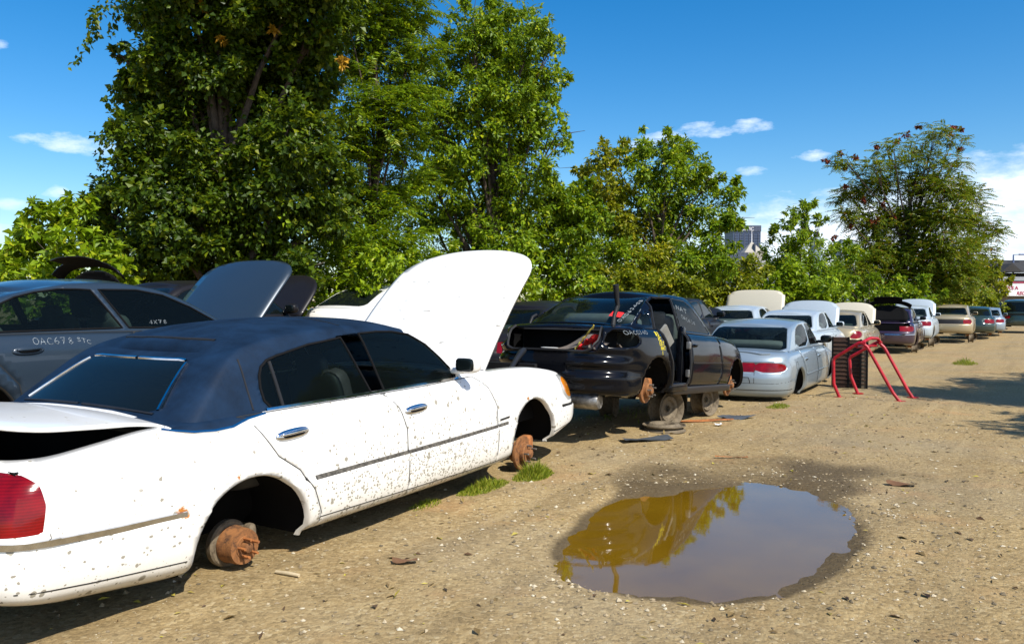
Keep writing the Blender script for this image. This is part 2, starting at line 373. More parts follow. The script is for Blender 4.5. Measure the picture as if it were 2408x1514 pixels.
# ------------------------------------------------------------------ curved sheets that can be cut along outlines
def in_poly(u, v, poly):
    ins = np.zeros(u.shape, bool); n = len(poly)
    for a in range(n):
        x1, y1 = poly[a]; x2, y2 = poly[(a + 1) % n]
        if y1 == y2: continue
        c = ((y1 > v) != (y2 > v)) & (u < (x2 - x1) * (v - y1) / (y2 - y1) + x1)
        ins ^= c
    return ins
def nearest_on(poly, u, v):
    best = None; bd = 1e18; n = len(poly)
    for a in range(n):
        x1, y1 = poly[a]; x2, y2 = poly[(a + 1) % n]; dx, dy = x2 - x1, y2 - y1; L = dx * dx + dy * dy
        t = 0 if L == 0 else min(1, max(0, ((u - x1) * dx + (v - y1) * dy) / L))
        q = (x1 + t * dx, y1 + t * dy); d = (q[0] - u) ** 2 + (q[1] - v) ** 2
        if d < bd: bd = d; best = q
    return best
class Sheet:
    def __init__(s, P, extra=None):
        s.P0 = np.array(P, float); s.P = s.P0.copy(); s.n, s.m = s.P.shape[:2]
        s.E0 = {k: np.array(v, float) for k, v in (extra or {}).items()}; s.E = {k: v.copy() for k, v in s.E0.items()}
        s.g = np.full((s.n - 1, s.m - 1), 'body', dtype=object); s.lock = np.zeros((s.n, s.m), bool)
    def _c(s, ch, P, E):
        f = {'x': P[..., 0], 'y': P[..., 1], 'z': P[..., 2]}
        return np.stack([f[c] if c in f else E[c] for c in ch], -1)
    def chart(s, ch): return s._c(ch, s.P, s.E)
    def _bil(s, A, fi, fj):
        fi = min(max(fi, 0), s.n - 1.0001); fj = min(max(fj, 0), s.m - 1.0001); i, j = int(fi), int(fj); a, b = fi - i, fj - j
        return (A[i, j] * (1 - a) + A[i + 1, j] * a) * (1 - b) + (A[i, j + 1] * (1 - a) + A[i + 1, j + 1] * a) * b
    def solve(s, ch, u, v, i, j, lim=None):
        C = s._c(ch, s.P0, s.E0); fi, fj = float(i), float(j)
        for _ in range(7):
            c0 = s._bil(C, fi, fj); e = .05
            a, b = min(fi, s.n - 1.06), min(fj, s.m - 1.06)
            cu = (s._bil(C, a + e, fj) - s._bil(C, a, fj)) / e; cv = (s._bil(C, fi, b + e) - s._bil(C, fi, b)) / e
            det = cu[0] * cv[1] - cu[1] * cv[0]
            if abs(det) < 1e-10: break
            r = (u - c0[0], v - c0[1])
            di = (r[0] * cv[1] - r[1] * cv[0]) / det; dj = (cu[0] * r[1] - cu[1] * r[0]) / det
            fi += max(-2, min(2, di)); fj += max(-2, min(2, dj))
            if lim: fi = min(max(fi, i - lim), i + lim); fj = min(max(fj, j - lim), j + lim)
            fi = min(max(fi, 0), s.n - 1); fj = min(max(fj, 0), s.m - 1)
            if abs(di) + abs(dj) < 1e-4: break
        return fi, fj
    def cut(s, ch, poly, name, mask=None, src=('body',)):
        C = s.chart(ch); fc = (C[:-1, :-1] + C[1:, :-1] + C[:-1, 1:] + C[1:, 1:]) / 4
        ins = in_poly(fc[..., 0], fc[..., 1], poly)
        if mask is not None: ins &= mask
        ok = np.isin(s.g.astype(str), list(src)); ins &= ok
        s.g[ins] = name
        has_in = np.zeros((s.n, s.m), bool); has_out = has_in.copy()
        for a in (0, 1):
            for b in (0, 1):
                has_in[a:s.n - 1 + a, b:s.m - 1 + b] |= ins; has_out[a:s.n - 1 + a, b:s.m - 1 + b] |= ~ins
        for i, j in zip(*np.nonzero(has_in & has_out & ~s.lock)):
            q = nearest_on(poly, *C[i, j]); fi, fj = s.solve(ch, q[0], q[1], i, j, 1.3)
            s.P[i, j] = s._bil(s.P0, fi, fj)
            for k in s.E: s.E[k][i, j] = s._bil(s.E0[k], fi, fj)
            s.lock[i, j] = True
    def at(s, ch, u, v, mask=None):
        C = s._c(ch, s.P0, s.E0); d = (C[..., 0] - u) ** 2 + (C[..., 1] - v) ** 2
        if mask is not None: d = np.where(mask, d, 1e9)
        i, j = np.unravel_index(np.argmin(d), d.shape); fi, fj = s.solve(ch, u, v, i, j, 2.0)
        p = s._bil(s.P0, fi, fj); a, b = min(fi, s.n - 1.6), min(fj, s.m - 1.6); a2, b2 = max(a, .01), max(b, .01)
        tu = s._bil(s.P0, a2 + .5, fj) - s._bil(s.P0, a2, fj); tv = s._bil(s.P0, fi, b2 + .5) - s._bil(s.P0, fi, b2)
        nn = np.cross(tu, tv); L = np.linalg.norm(nn)
        return Vector(p), Vector(nn / L) if L > 1e-12 else Vector((0, -1, 0))
    def faces(s, mb, name, mi=0, mirror=False, P=None):
        P = s.P if P is None else P
        idx = -np.ones((s.n, s.m), int); vs = []; fs = []
        for i, j in zip(*np.nonzero(s.g == name)):
            q = [(i, j), (i + 1, j), (i + 1, j + 1), (i, j + 1)]
            if mirror: q = q[::-1]
            f = []
            for a, b in q:
                if idx[a, b] < 0:
                    idx[a, b] = len(vs); p = P[a, b]; vs.append((p[0], -p[1] if mirror else p[1], p[2]))
                f.append(idx[a, b])
            fs.append(tuple(f))
        mb.add(vs, fs, mi)
def resample(pts, ds, closed=False):
    pts = list(pts) + ([pts[0]] if closed else []); out = []
    for a in range(len(pts) - 1):
        L = math.hypot(pts[a + 1][0] - pts[a][0], pts[a + 1][1] - pts[a][1]); n = max(1, int(L / ds))
        out += [(pts[a][0] + (pts[a + 1][0] - pts[a][0]) * k / n, pts[a][1] + (pts[a + 1][1] - pts[a][1]) * k / n) for k in range(n)]
    out.append(pts[-1]); return out
def smooth_poly(pts, it=2, closed=True):
    for _ in range(it):
        o = []; n = len(pts)
        for a in range(n if closed else n - 1):
            p, q = pts[a], pts[(a + 1) % n]
            o += [(p[0] * .75 + q[0] * .25, p[1] * .75 + q[1] * .25), (p[0] * .25 + q[0] * .75, p[1] * .25 + q[1] * .75)]
        if not closed: o = [pts[0]] + o + [pts[-1]]
        pts = o
    return pts
def ribbon(mb, sh, ch, pts, w, h, mi=0, ds=.05, mirror=False, off=.0008, mask=None, closed=False, xform=None):
    pts = resample(pts, ds, closed); PN = [sh.at(ch, u, v, mask) for u, v in pts]; vs = []; fs = []
    for k, (p, n) in enumerate(PN):
        a, b = PN[max(k - 1, 0)][0], PN[min(k + 1, len(PN) - 1)][0]
        t = (b - a)
        t = t.normalized() if t.length > 1e-7 else Vector((1, 0, 0))
        sd = n.cross(t).normalized()
        for (e, hh) in ((-.5, 0), (-.36, 1), (.36, 1), (.5, 0)):
            q = p + sd * (w * e) + n * (off + h * hh - (.002 if hh == 0 else 0))
            if xform: q = xform(q)
            vs.append((q.x, -q.y if mirror else q.y, q.z))
    for k in range(len(PN) - 1):
        for e in range(3):
            f = (k * 4 + e, (k + 1) * 4 + e, (k + 1) * 4 + e + 1, k * 4 + e + 1); fs.append(f[::-1] if mirror else f)
    mb.add(vs, fs, mi)

STROKES = {'O': [[(.5, 1), (.1, .8), (0, .45), (.15, .1), (.5, 0), (.85, .15), (1, .5), (.85, .88), (.5, 1)]], 'A': [[(0, 0), (.45, 1), (.9, 0)], [(.15, .38), (.8, .4)]], 'C': [[(.9, .85), (.5, 1), (.1, .75), (0, .4), (.2, .08), (.6, 0), (.95, .15)]],
  '6': [[(.75, 1), (.3, .75), (.05, .35), (.2, .05), (.6, 0), (.85, .25), (.6, .48), (.1, .35)]], '7': [[(0, .95), (.85, 1), (.35, 0)], [(.2, .5), (.75, .52)]], '8': [[(.5, .52), (.15, .75), (.5, 1), (.8, .78), (.5, .52), (.1, .25), (.45, 0), (.9, .22), (.5, .52)]],
  'S': [[(.85, .9), (.4, 1), (.1, .78), (.5, .5), (.8, .25), (.4, 0), (0, .12)]], 'T': [[(0, 1), (1, .97)], [(.5, 1), (.45, 0)]], '3': [[(.1, .9), (.5, 1), (.8, .78), (.4, .52), (.85, .28), (.5, 0), (.05, .1)]], '4': [[(.65, 0), (.7, 1), (0, .35), (.95, .35)]],
  'D': [[(.1, 0), (.1, 1), (.6, .9), (.9, .5), (.6, .08), (.1, 0)]], 'N': [[(0, 0), (.05, 1), (.8, 0), (.85, 1)]], '5': [[(.85, 1), (.2, 1), (.12, .55), (.6, .58), (.85, .3), (.5, 0), (.05, .08)]], 'B': [[(.1, 0), (.1, 1), (.65, .9), (.6, .58), (.1, .52), (.75, .45), (.8, .1), (.1, 0)]],
  'K': [[(.1, 0), (.1, 1)], [(.8, 1), (.1, .45), (.85, 0)]], 'X': [[(0, 0), (.85, 1)], [(0, 1), (.85, 0)]], 'G': [[(.9, .85), (.5, 1), (.1, .75), (0, .4), (.2, .08), (.6, 0), (.92, .12), (.92, .45), (.55, .45)]], '1': [[(.4, 0), (.45, 1)]], '/': [[(0, 0), (.6, 1)]],
  'L': [[(.1, 1), (.1, 0), (.85, .03)]], 'I': [[(.4, 0), (.4, 1)]], 'J': [[(.8, 1), (.75, .2), (.4, 0), (.05, .2)]], "'": [[(.3, 1), (.22, .72)]], 'R': [[(.1, 0), (.1, 1), (.7, .9), (.7, .58), (.1, .48), (.85, 0)]], 'E': [[(.85, 1), (.1, 1), (.1, 0), (.9, 0)], [(.1, .5), (.7, .5)]], 'P': [[(.1, 0), (.1, 1), (.75, .9), (.75, .55), (.1, .48)]], 'M': [[(0, 0), (.05, 1), (.45, .3), (.85, 1), (.9, 0)]], 'U': [[(.05, 1), (.05, .25), (.4, 0), (.8, .2), (.85, 1)]], 'Y': [[(0, 1), (.45, .5), (.9, 1)], [(.45, .5), (.42, 0)]], 'Z': [[(0, 1), (.9, 1), (0, 0), (.9, 0)]]}
def scrawl(mb, sh, ch, text, org, du, dv, w=.012, mi=0, mask=None, jit=.06, adv=1.28, ds=.02, h=.0006):
    rr = random.Random(len(text) * 7 + 3); k = 0
    for c in text:
        for st in STROKES.get(c, []):
            j = (rr.uniform(-jit, jit), rr.uniform(-jit, jit))
            pts = [(org[0] + du[0] * (k + x + j[0]) + dv[0] * (y + j[1]), org[1] + du[1] * (k + x + j[0]) + dv[1] * (y + j[1])) for x, y in st]
            ribbon(mb, sh, ch, pts, w, h, mi, ds, off=.0012, mask=mask)
        k += adv if c != "'" else .5

# ------------------------------------------------------------------ a car, panel by panel
LEVELS = [(0, -.10, .10, .10), (.05, -.055, .035, .035), (.14, -.02, .01, .01), (.30, -.004, 0, 0), (.46, 0, 0, 0), (.58, -.004, .02, .03), (.74, -.018, .05, .07), (.87, -.04, .085, .12), (.95, -.07, .12, .18), (1, -.115, .17, .26)]
GHP = [(0, 0, 0), (.25, .235, .29), (.5, .47, .57), (.68, .65, .77), (.82, .80, .90), (.92, .91, .968), (1, 1, 1)]
def arch_poly(cx, cz, rx, rz, zlow=-.6):
    p = [(cx - rx, zlow)] + [(cx - rx * math.cos(a), cz + rz * math.sin(a)) for a in np.linspace(0, math.pi, 25)] + [(cx + rx, zlow)]
    return p
def hub_part(root, kind, c, side, r=.14, studs=True):
    """stripped hub left on the axle; axle along y, side=-1 right"""
    ax = (0, side, 0); mb = MB(); x, y, z = c
    if kind == 'drum':
        mb.lathe([(0, -.16), (r * 1.30, -.16), (r * 1.32, -.125), (r * 1.22, -.115), (r * .9, -.112)], c, ax, 32); mb.build('backing_plate', [M['rim']], root); mb = MB()
        mb.lathe([(r * 1.02, -.112), (r * 1.05, -.10), (r * 1.0, -.085), (r * 1.0, -.02), (r * .96, 0), (r * .62, .001), (r * .60, .006), (r * .40, .006), (r * .38, -.004), (r * .28, -.004), (r * .27, .035), (r * .14, .04), (0, .04)], c, ax, 32)
        b = mb.build('brake_drum', [M['rust_bright']], root)
    else:
        mb.lathe([(0, -.10), (r * .6, -.10), (r * .62, -.035), (r * 1.02, -.033), (r * 1.04, -.03), (r * 1.04, -.008), (r * 1.02, -.004), (r * .66, -.004), (r * .62, .0), (r * .60, .035), (r * .56, .04), (r * .30, .04), (r * .26, .07), (r * .12, .078), (0, .078)], c, ax, 32)
        b = mb.build('brake_disc', [M['rust_bright']], root)
    for k in range(5 if studs else 0):
        sb = MB(); a = 2 * math.pi * k / 5 + .5; p = Vector((x + math.cos(a) * r * .5, y + side * .0, z + math.sin(a) * r * .5))
        sb.tube([p, p + Vector((0, side * (.085 if kind != 'drum' else .06), 0))], .0085, 6)
        sb.build('wheel_stud', [M['steel'] if kind != 'drum' else M['rust']], b)
    if not studs: return
    cb = MB()
    if kind == 'drum': cb.rbox((x + r * 1.12, y - side * .09, z + r * .30), (.05, .07, .12), p=.5)
    else: cb.rbox((x + r * .88, y - side * .05, z + r * .35), (.09, .10, .17), p=.4)
    cb.build('brake_caliper', [M['rim'] if kind == 'drum' else M['rust']], root)
def wheel_part(root, c, side, r=.31, w=.2):
    ax = (0, side, 0); mb = MB()
    mb.lathe([(r * .62, .0), (r * .70, .015), (r * .9, .012), (r * .98, -.01), (r, -.04), (r, -w + .04), (r * .98, -w + .01), (r * .6, -w)], c, ax, 30); t = mb.build('tyre', [M['rubber']], root)
    mb = MB(); mb.lathe([(r * .64, -.002), (r * .6, -.012), (r * .55, -.05), (r * .3, -.03), (r * .18, -.015), (0, -.012)], c, ax, 30); mb.build('wheel_rim', [M['steel']], t)

CARS = {}
def build_car(sp):
    g = sp.get
    ns, nt, n1 = g('ns', .06), g('nt', 18), g('n1', 14)
    xr, xf, W = sp['xr'], sp['xf'], sp['W']; rcr, rcf = g('rcr', .38), g('rcf', .5); pe = g('pe', 2.5)
    zb, zs = prof(sp['zb']), prof(sp['zs'])
    lev = np.array(g('levels', LEVELS)); fl = [pchip(lev[:, 0], lev[:, k]) for k in (1, 2, 3)]
    tapr, tapf = g('tapr', .07), g('tapf', .08)
    root = empty(sp['name'], sp['pos'], (R(g('roll', 0)), R(g('pitch', 0)), R(90) - sp['heading']))
    tag(root, sp['label'], g('cat', 'car'), g('group'))
    Pm = sp['paint']; Gm = g('gh_mat', Pm)
    xm = (xr + xf) / 2; hl = (xf - xr) / 2
    def wid(x): 
        u = (x - xm) / hl
        return 1 - np.where(u < 0, tapr, tapf) * np.abs(u) ** 2.4
    n2 = max(8, int((xf - xr - rcr - rcf) / ns)); N = 2 * n1 + n2 + 1
    phr = np.linspace(0, math.pi / 2, n1 + 1)
    ts = np.linspace(0, 1, nt + 1); ts = np.where(ts > .8, .8 + (ts - .8), ts)
    P = np.zeros((N, nt + 1, 3))
    for j, t in enumerate(ts):
        dw, dr, df = (float(f(t)) for f in fl)
        x0, x1 = xr + dr, xf - df; a0, a1 = x0 + rcr, x1 - rcf
        xa = x0 + rcr * (1 - np.cos(phr) ** (2 / pe)); ya = np.sin(phr) ** (2 / pe)
        xsd = np.linspace(a0, a1, n2 + 1)[1:-1]
        xb = x1 - rcf * (1 - np.cos(phr[::-1]) ** (2 / pe)); yb_ = np.sin(phr[::-1]) ** (2 / pe)
        x = np.concatenate([xa, xsd, xb]); yy = np.concatenate([ya, np.ones(n2 - 1), yb_])
        P[:, j, 0] = x; P[:, j, 1] = -(W + dw) * wid(x) * yy
        lo, hi = zb(x), zs(x); P[:, j, 2] = lo + (hi - lo) * t
    if g('bulge'): g('bulge')(P)
    mid = nt // 2; seg = np.hypot(np.diff(P[:, mid, 0]), np.diff(P[:, mid, 1])); A = np.concatenate([[0], np.cumsum(seg)])
    A2 = np.repeat(A[:, None], nt + 1, 1)
    hull = Sheet(P, {'a': A2, 'b': A[-1] - A2})
    fi = np.arange(N - 1)[:, None]; side_m = np.broadcast_to((fi >= n1 - n1 // 3) & (fi < n1 + n2 + n1 // 3), (N - 1, nt))
    side_v = np.zeros((N, nt + 1), bool); side_v[n1 - n1 // 3:n1 + n2 + n1 // 3 + 1] = True
    # decks
    sx, sy, sz = P[:, -1, 0], P[:, -1, 1], P[:, -1, 2]; md = g('md', 10); crown = g('crown', .05)
    D = np.zeros((N, md + 1, 3))
    for k in range(md + 1):
        q = 1 - (1 - k / md) ** 1.0; f = 1 - q
        D[:, k, 0] = sx; D[:, k, 1] = sy * f
        cr = np.minimum(1, np.abs(sy) / .5)
        D[:, k, 2] = sz + crown * cr * (1 - f ** 2.2) + g('deck_dz', 0) * (1 - f)
    deck = Sheet(D)
    # greenhouse
    G = sp['gh']; g1 = g('g1', max(6, n1 - 4)); gns = ns; xrb, xwb, xrt, xwt = G['xrb'], G['xwb'], G['xrt'], G['xwt']
    g2 = max(8, int((xwb - xrb) / gns)); NG = 2 * g1 + g2 + 1; nk = g('nk', 16)
    pg = np.linspace(0, math.pi / 2, g1 + 1); pp = 2.8
    def outline(x0, x1, rc0, rc1):
        xa = x0 + rc0 * (1 - np.cos(pg) ** (2 / pp)); ya = np.sin(pg) ** (2 / pp)
        xsd = np.linspace(x0 + rc0, x1 - rc1, g2 + 1)[1:-1]; xb = x1 - rc1 * (1 - np.cos(pg[::-1]) ** (2 / pp))
        return np.concatenate([xa, xsd, xb]), np.concatenate([ya, np.ones(g2 - 1), np.sin(pg[::-1]) ** (2 / pp)])
    bx, by = outline(xrb, xwb, G.get('rc0', .22), G.get('rc1', .30)); tx, ty = outline(xrt, xwt, G.get('rc0t', .12), G.get('rc1t', .16))
    o_ = np.argsort(sx[n1 - 3:n1 + n2 + 3]); shy = np.interp(bx, sx[n1 - 3:n1 + n2 + 3][o_], np.abs(sy[n1 - 3:n1 + n2 + 3])[o_])
    byv = (shy - G.get('inset', .02)) * by; tW = G['Wt'] * (1 - .06 * ((tx - (xrt + xwt) / 2) / ((xwt - xrt) / 2)) ** 2); tyv = tW * ty
    roof = prof(G['roof']); gp = np.array(GHP); hf, zf = pchip(gp[:, 0], gp[:, 1]), pchip(gp[:, 0], gp[:, 2])
    ks = np.linspace(0, 1, nk + 1); PG = np.zeros((NG, nk + 1, 3)); zbase = zs(bx) + (crown * (1 - by ** 2.2) if crown else 0) - .012
    ztop = roof(tx)
    for j, k in enumerate(ks):
        h_, z_ = float(hf(k)), float(zf(k))
        PG[:, j, 0] = bx + (tx - bx) * h_; PG[:, j, 1] = -(byv + (tyv - byv) * h_); PG[:, j, 2] = zbase + (ztop - zbase) * z_
    K = np.repeat(ks[None], NG, 0); fy = np.abs(PG[:, :, 1]) / np.maximum(1e-6, np.abs(PG[g1, :, 1])[None]); fy2 = np.abs(PG[:, :, 1]) / np.maximum(1e-6, np.abs(PG[g1 + g2, :, 1])[None])
    gh = Sheet(PG, {'k': K, 'f': fy, 'h': fy2})
    gi = np.arange(NG - 1)[:, None]
    gside = np.broadcast_to((gi >= g1 - 3) & (gi < g1 + g2 + 3), (NG - 1, nk)); grear = np.broadcast_to(gi < g1, (NG - 1, nk)); gfront = np.broadcast_to(gi >= g1 + g2, (NG - 1, nk))
    gv = np.zeros((NG, nk + 1), bool); gv[g1 - 3:g1 + g2 + 4] = True
    mr = 8; RF = np.zeros((NG, mr + 1, 3)); rc_ = G.get('crown', .045)
    for k in range(mr + 1):
        f = 1 - k / mr; RF[:, k, 0] = tx; RF[:, k, 1] = -tyv * f; RF[:, k, 2] = ztop + rc_ * np.minimum(1, tyv / .4) * (1 - f ** 2)
    rf = Sheet(RF)
    # --- cuts
    for a in sp['arches']: hull.cut('xz', arch_poly(*a['c'], *a['r']), 'none', side_m)
    win_objs = []
    for w in g('windows', []): gh.cut('xz', w['poly'], w.get('n', 'window') + str(id(w)), gside)
    bl = g('backlight', dict(k0=.10, k1=.86, f0=.90, f1=.86))
    if bl: gh.cut('fk', [(-.3, bl['k0']), (bl['f0'] - .12, bl['k0']), (bl['f0'], bl['k0'] + .08), (bl['f1'], bl['k1'] - .1), (bl['f1'] - .1, bl['k1']), (-.3, bl['k1'])], 'backlight', grear)
    ws = g('windshield', dict(k0=.06, k1=.86, f0=.93, f1=.90))
    if ws: gh.cut('hk', [(-.3, ws['k0']), (ws['f0'], ws['k0']), (ws['f1'], ws['k1'] - .06), (ws['f1'] - .06, ws['k1']), (-.3, ws['k1'])], 'windshield', gfront)
    for lt in g('lights', []):
        mk = np.ones((N - 1, nt), bool)
        if lt.get('imin'): mk &= (fi >= n1 * lt['imin']) & (fi < n1 + n2 // 2)
        if lt.get('front'): mk &= (fi >= n1 + n2 - 4) & (fi < n1 + n2 + n1 * .75)
        hull.cut(lt.get('ch', 'az'), lt['poly'], 'light' + str(id(lt)), mk)
    tr = g('trunk', dict(state='closed')); hd = g('hood', dict(state='closed'))
    i_sh = np.nonzero(sx < xrb + .02)[0]; i_hd = np.nonzero(sx > xwb - .06)[0]
    xh_t, xh_h = tr.get('xh', xrb - .06), hd.get('xh', xwb - .02)
    lidpoly = [(xh_t, .3)] + [(xh_t, -tr.get('w', .80) * abs(float(np.interp(xh_t, sx, np.abs(sy)))))] + [(sx[i] + tr.get('dx', .05), sy[i] * tr.get('w', .80)) for i in i_sh[::-1] if sx[i] < xh_t - .05] + [(sx[0] + tr.get('dx', .05), .3)]
    hoodpoly = [(xh_h, .3), (xh_h, -hd.get('w', .88) * abs(float(np.interp(xh_h, sx[n1:n1 + n2], np.abs(sy[n1:n1 + n2])))))] + [(sx[i] - hd.get('dx', .03), sy[i] * hd.get('w', .88)) for i in i_hd if sx[i] > xh_h + .05] + [(sx[-1] - hd.get('dx', .03), .3)]
    cab = [(xrb + .12, .3), (xrb + .12, -W * .80), (xwb - .22, -W * .80), (xwb - .22, .3)]
    deck.cut('xy', cab, 'none')
    if tr.get('lip'):
        hull.cut('az', [(-.3, tr['lip']), (tr['lipa'], tr['lip']), (tr['lipa'], 3), (-.3, 3)], 'lid' if tr['state'] != 'missing' else 'none')
    if tr['state'] != 'closed': deck.cut('xy', lidpoly, 'lid' if tr['state'] != 'missing' else 'none')
    if hd['state'] != 'closed': deck.cut('xy', hoodpoly, 'hood' if hd['state'] != 'missing' else 'none')
    for v in g('vinyl', []): hull.cut('xz', v, 'vinyl', side_m)
    for dr in g('doors', []): hull.cut('xz', dr['poly'], ('door' + str(id(dr))) if not dr.get('gone') else 'none', side_m)
    for cc in g('holes', []): hull.cut(cc.get('ch', 'az'), cc['poly'], 'none')
    for v in g('deck_vinyl', []): deck.cut('xy', v, 'vinyl')
    if g('pre'): g('pre')(locals())
    # --- body
    body = MB(); seam_i = 2; gi_ = 0 if Gm is Pm else 4
    for mir in (False, True):
        for sh, mi in ((hull, 0), (deck, 0), (gh, gi_), (rf, gi_)): sh.faces(body, 'body', mi, mir)
        hull.faces(body, 'vinyl', 4, mir); deck.faces(body, 'vinyl', 4, mir); gh.faces(body, 'paint', 0, mir)
        if mir:                                  # the far flank keeps its doors closed
            for dr in g('doors', []): hull.faces(body, 'door' + str(id(dr)) , 0, True)
        for ln in g('seams', []): ribbon(body, hull, ln.get('ch', 'xz'), ln['pts'], ln.get('w', .007), ln.get('h', .0006), seam_i, g('sds', .07), mir, mask=side_v if ln.get('ch', 'xz') == 'xz' else None)
        if tr['state'] == 'closed' and g('sds', .07) < .2:
            ribbon(body, deck, 'xy', [p for p in lidpoly if p[1] <= 0], .008, .0006, seam_i, .1, mir)
        if hd['state'] == 'closed': ribbon(body, deck, 'xy', [p for p in hoodpoly if p[1] <= 0], .009, .0006, seam_i, .1, mir)
    body.weld(); bo = body.build('body', [Pm, M['dark'], M['seam'], M['dark'], Gm, M['dark']], root, 50, solid=(.012, 1))
    # --- doors on the near side
    dobj = {}
    for dr in g('doors', []):
        if dr.get('gone'): continue
        mb = MB(); hull.faces(mb, 'door' + str(id(dr)), 0)
        ribbon(mb, hull, 'xz', dr['poly'] + [dr['poly'][0]], .007, .0005, 2, g('sds', .07), mask=side_v)
        do = mb.build('door', [Pm, M['dark'], M['seam'], M['dark']], root, 50, solid=(.012, 1)); dobj[dr['n']] = do
        if dr.get('handle'):
            p, n = hull.at('xz', *dr['handle'], side_v); hw, hh = dr.get('hs', (.125, .03))
            xd = Vector((1, 0, 0)); xd = (xd - n * xd.dot(n)).normalized(); up = n.cross(xd); rot = Matrix((xd, n, up)).transposed()
            rot = rot @ Matrix.Rotation(-dr.get('ht', 0), 3, 'Y')
            hb = MB(); hb.rbox(p + n * .004, (hw * 2, .03, hh * 2), rot=rot, mi=0, p=.85); hb.rbox(p + n * .012 + up * (-.006), (hw * 1.3, .03, hh * .9), rot=rot, mi=1, p=.7); hb.rbox(p + n * .022 + up * .004, (hw * 1.6, .03, hh * .75), rot=rot, mi=0, p=.7)
            hb.build('door_handle', [dr.get('hm', M['chrome']), M['dark']], do, 60)
    # --- glass
    for w in g('windows', []):
        if w.get('open'): continue
        for mir in (False, True):
            mb = MB(); gh.faces(mb, w.get('n', 'window') + str(id(w)), 0, mir)
            if w.get('trim'): ribbon(mb, gh, 'xz', w['poly'], .016, .006, 1, .06, mir, mask=gv, closed=True)
            par = dobj.get(w.get('door')) if not mir else None
            mb.build('window', [w.get('m', g('glassm', M['glass'])), w.get('trim_m', M['dark'])], par or root, 50)
    for nm, key in (('backlight', 'rear_window'), ('windshield', 'windshield')):
        if g(nm + '_missing'): continue
        mb = MB()
        for mir in (False, True): gh.faces(mb, nm, 0, mir)
        if mb.f: mb.weld().build(key, [g(nm + '_m', g('glassm', M['glass']))], root, 60)
    # --- lids
    def rotlid(xh, zh, ang, pts, sgn):
        c, s_ = math.cos(ang), math.sin(ang); out = []
        for (x, y, z) in pts:
            dx, dz = x - xh, z - zh; out.append((xh + dx * c - sgn * dz * s_, y, zh + sgn * dx * s_ + dz * c))
        return out
    def tub(poly, ztopf, zfloor, name, extra=None, open_rear=False):
        mb = MB(); pts = [p for p in poly if p[1] <= .0]; full = [(x, y) for x, y in pts] + [(x, -y) for x, y in pts[::-1]]
        n = len(full); vs = [(x, y, ztopf(x) + .0) for x, y in full] + [(x, y * .97, zfloor) for x, y in full]
        mb.add(vs, [(k, (k + 1) % n, n + (k + 1) % n, n + k) for k in range(n) if not (open_rear and max(full[k][0], full[(k + 1) % n][0]) < xr + .42)] + [tuple(range(n, 2 * n))], 0)
        if extra: extra(mb)
        mb.build(name, [M['dark'], M['engine'], M['steel'], M['black_plastic']], root, 40)
    if hd['state'] != 'closed':
        zh = float(zs(xh_h)) + crown * .6
        if hd['state'] == 'open':
            mb = MB()
            for mir in (False, True): deck.faces(mb, 'hood', 0, mir)
            mb.v = rotlid(xh_h, zh, R(hd.get('ang', 45)), mb.v, 1); mb.weld().build('hood', [hd.get('m', Pm), hd.get('m2', M['dark'])], root, 40, solid=(.03, 1))
        xa, xb2 = xh_h, xf - .5
        def eng(mb):
            zt = float(zs((xa + xb2) / 2))
            mb.rbox(((xa + xb2) / 2, .05, zt - .22), (.62, .5, .34), mi=1); mb.rbox(((xa + xb2) / 2 + .1, -.12, zt - .10), (.36, .16, .12), mi=2); mb.rbox((xa + .25, -W * .5, zt - .10), (.26, .2, .18), mi=3)
            mb.rbox((xb2 - .0, W * .42, zt - .15), (.26, .22, .2), mi=3); mb.tube([(xa + .2, -.3, zt - .08), (xa + .5, -.35, zt - .04), (xb2 + .1, -.2, zt - .12)], .03, 8, 3)
            mb.box((xb2 + .18, 0, zt - .2), (.05, 1.0, .34), mi=3)
        tub([(x, y) for x, y in hoodpoly], lambda x: float(zs(x)) + .004, float(zs(xf - .6)) - .42, 'engine_bay', eng)
    if tr['state'] != 'closed':
        zh = float(zs(xh_t)) + crown * .6
        if tr['state'] == 'open':
            mb = MB()
            for mir in (False, True): deck.faces(mb, 'lid', 0, mir); hull.faces(mb, 'lid', 0, mir)
            mb.v = rotlid(xh_t, zh, R(tr.get('ang', 60)), mb.v, -1)
            mb.weld().build('trunk_lid', [tr.get('m', Pm), M['dark']], root, 45, solid=(.010, 1))
        tub(lidpoly, lambda x: float(zs(x)) - .002, float(zs(xr + .3)) - tr.get('depth', .42), 'trunk_bay', tr.get('extra'), bool(tr.get('lip')))
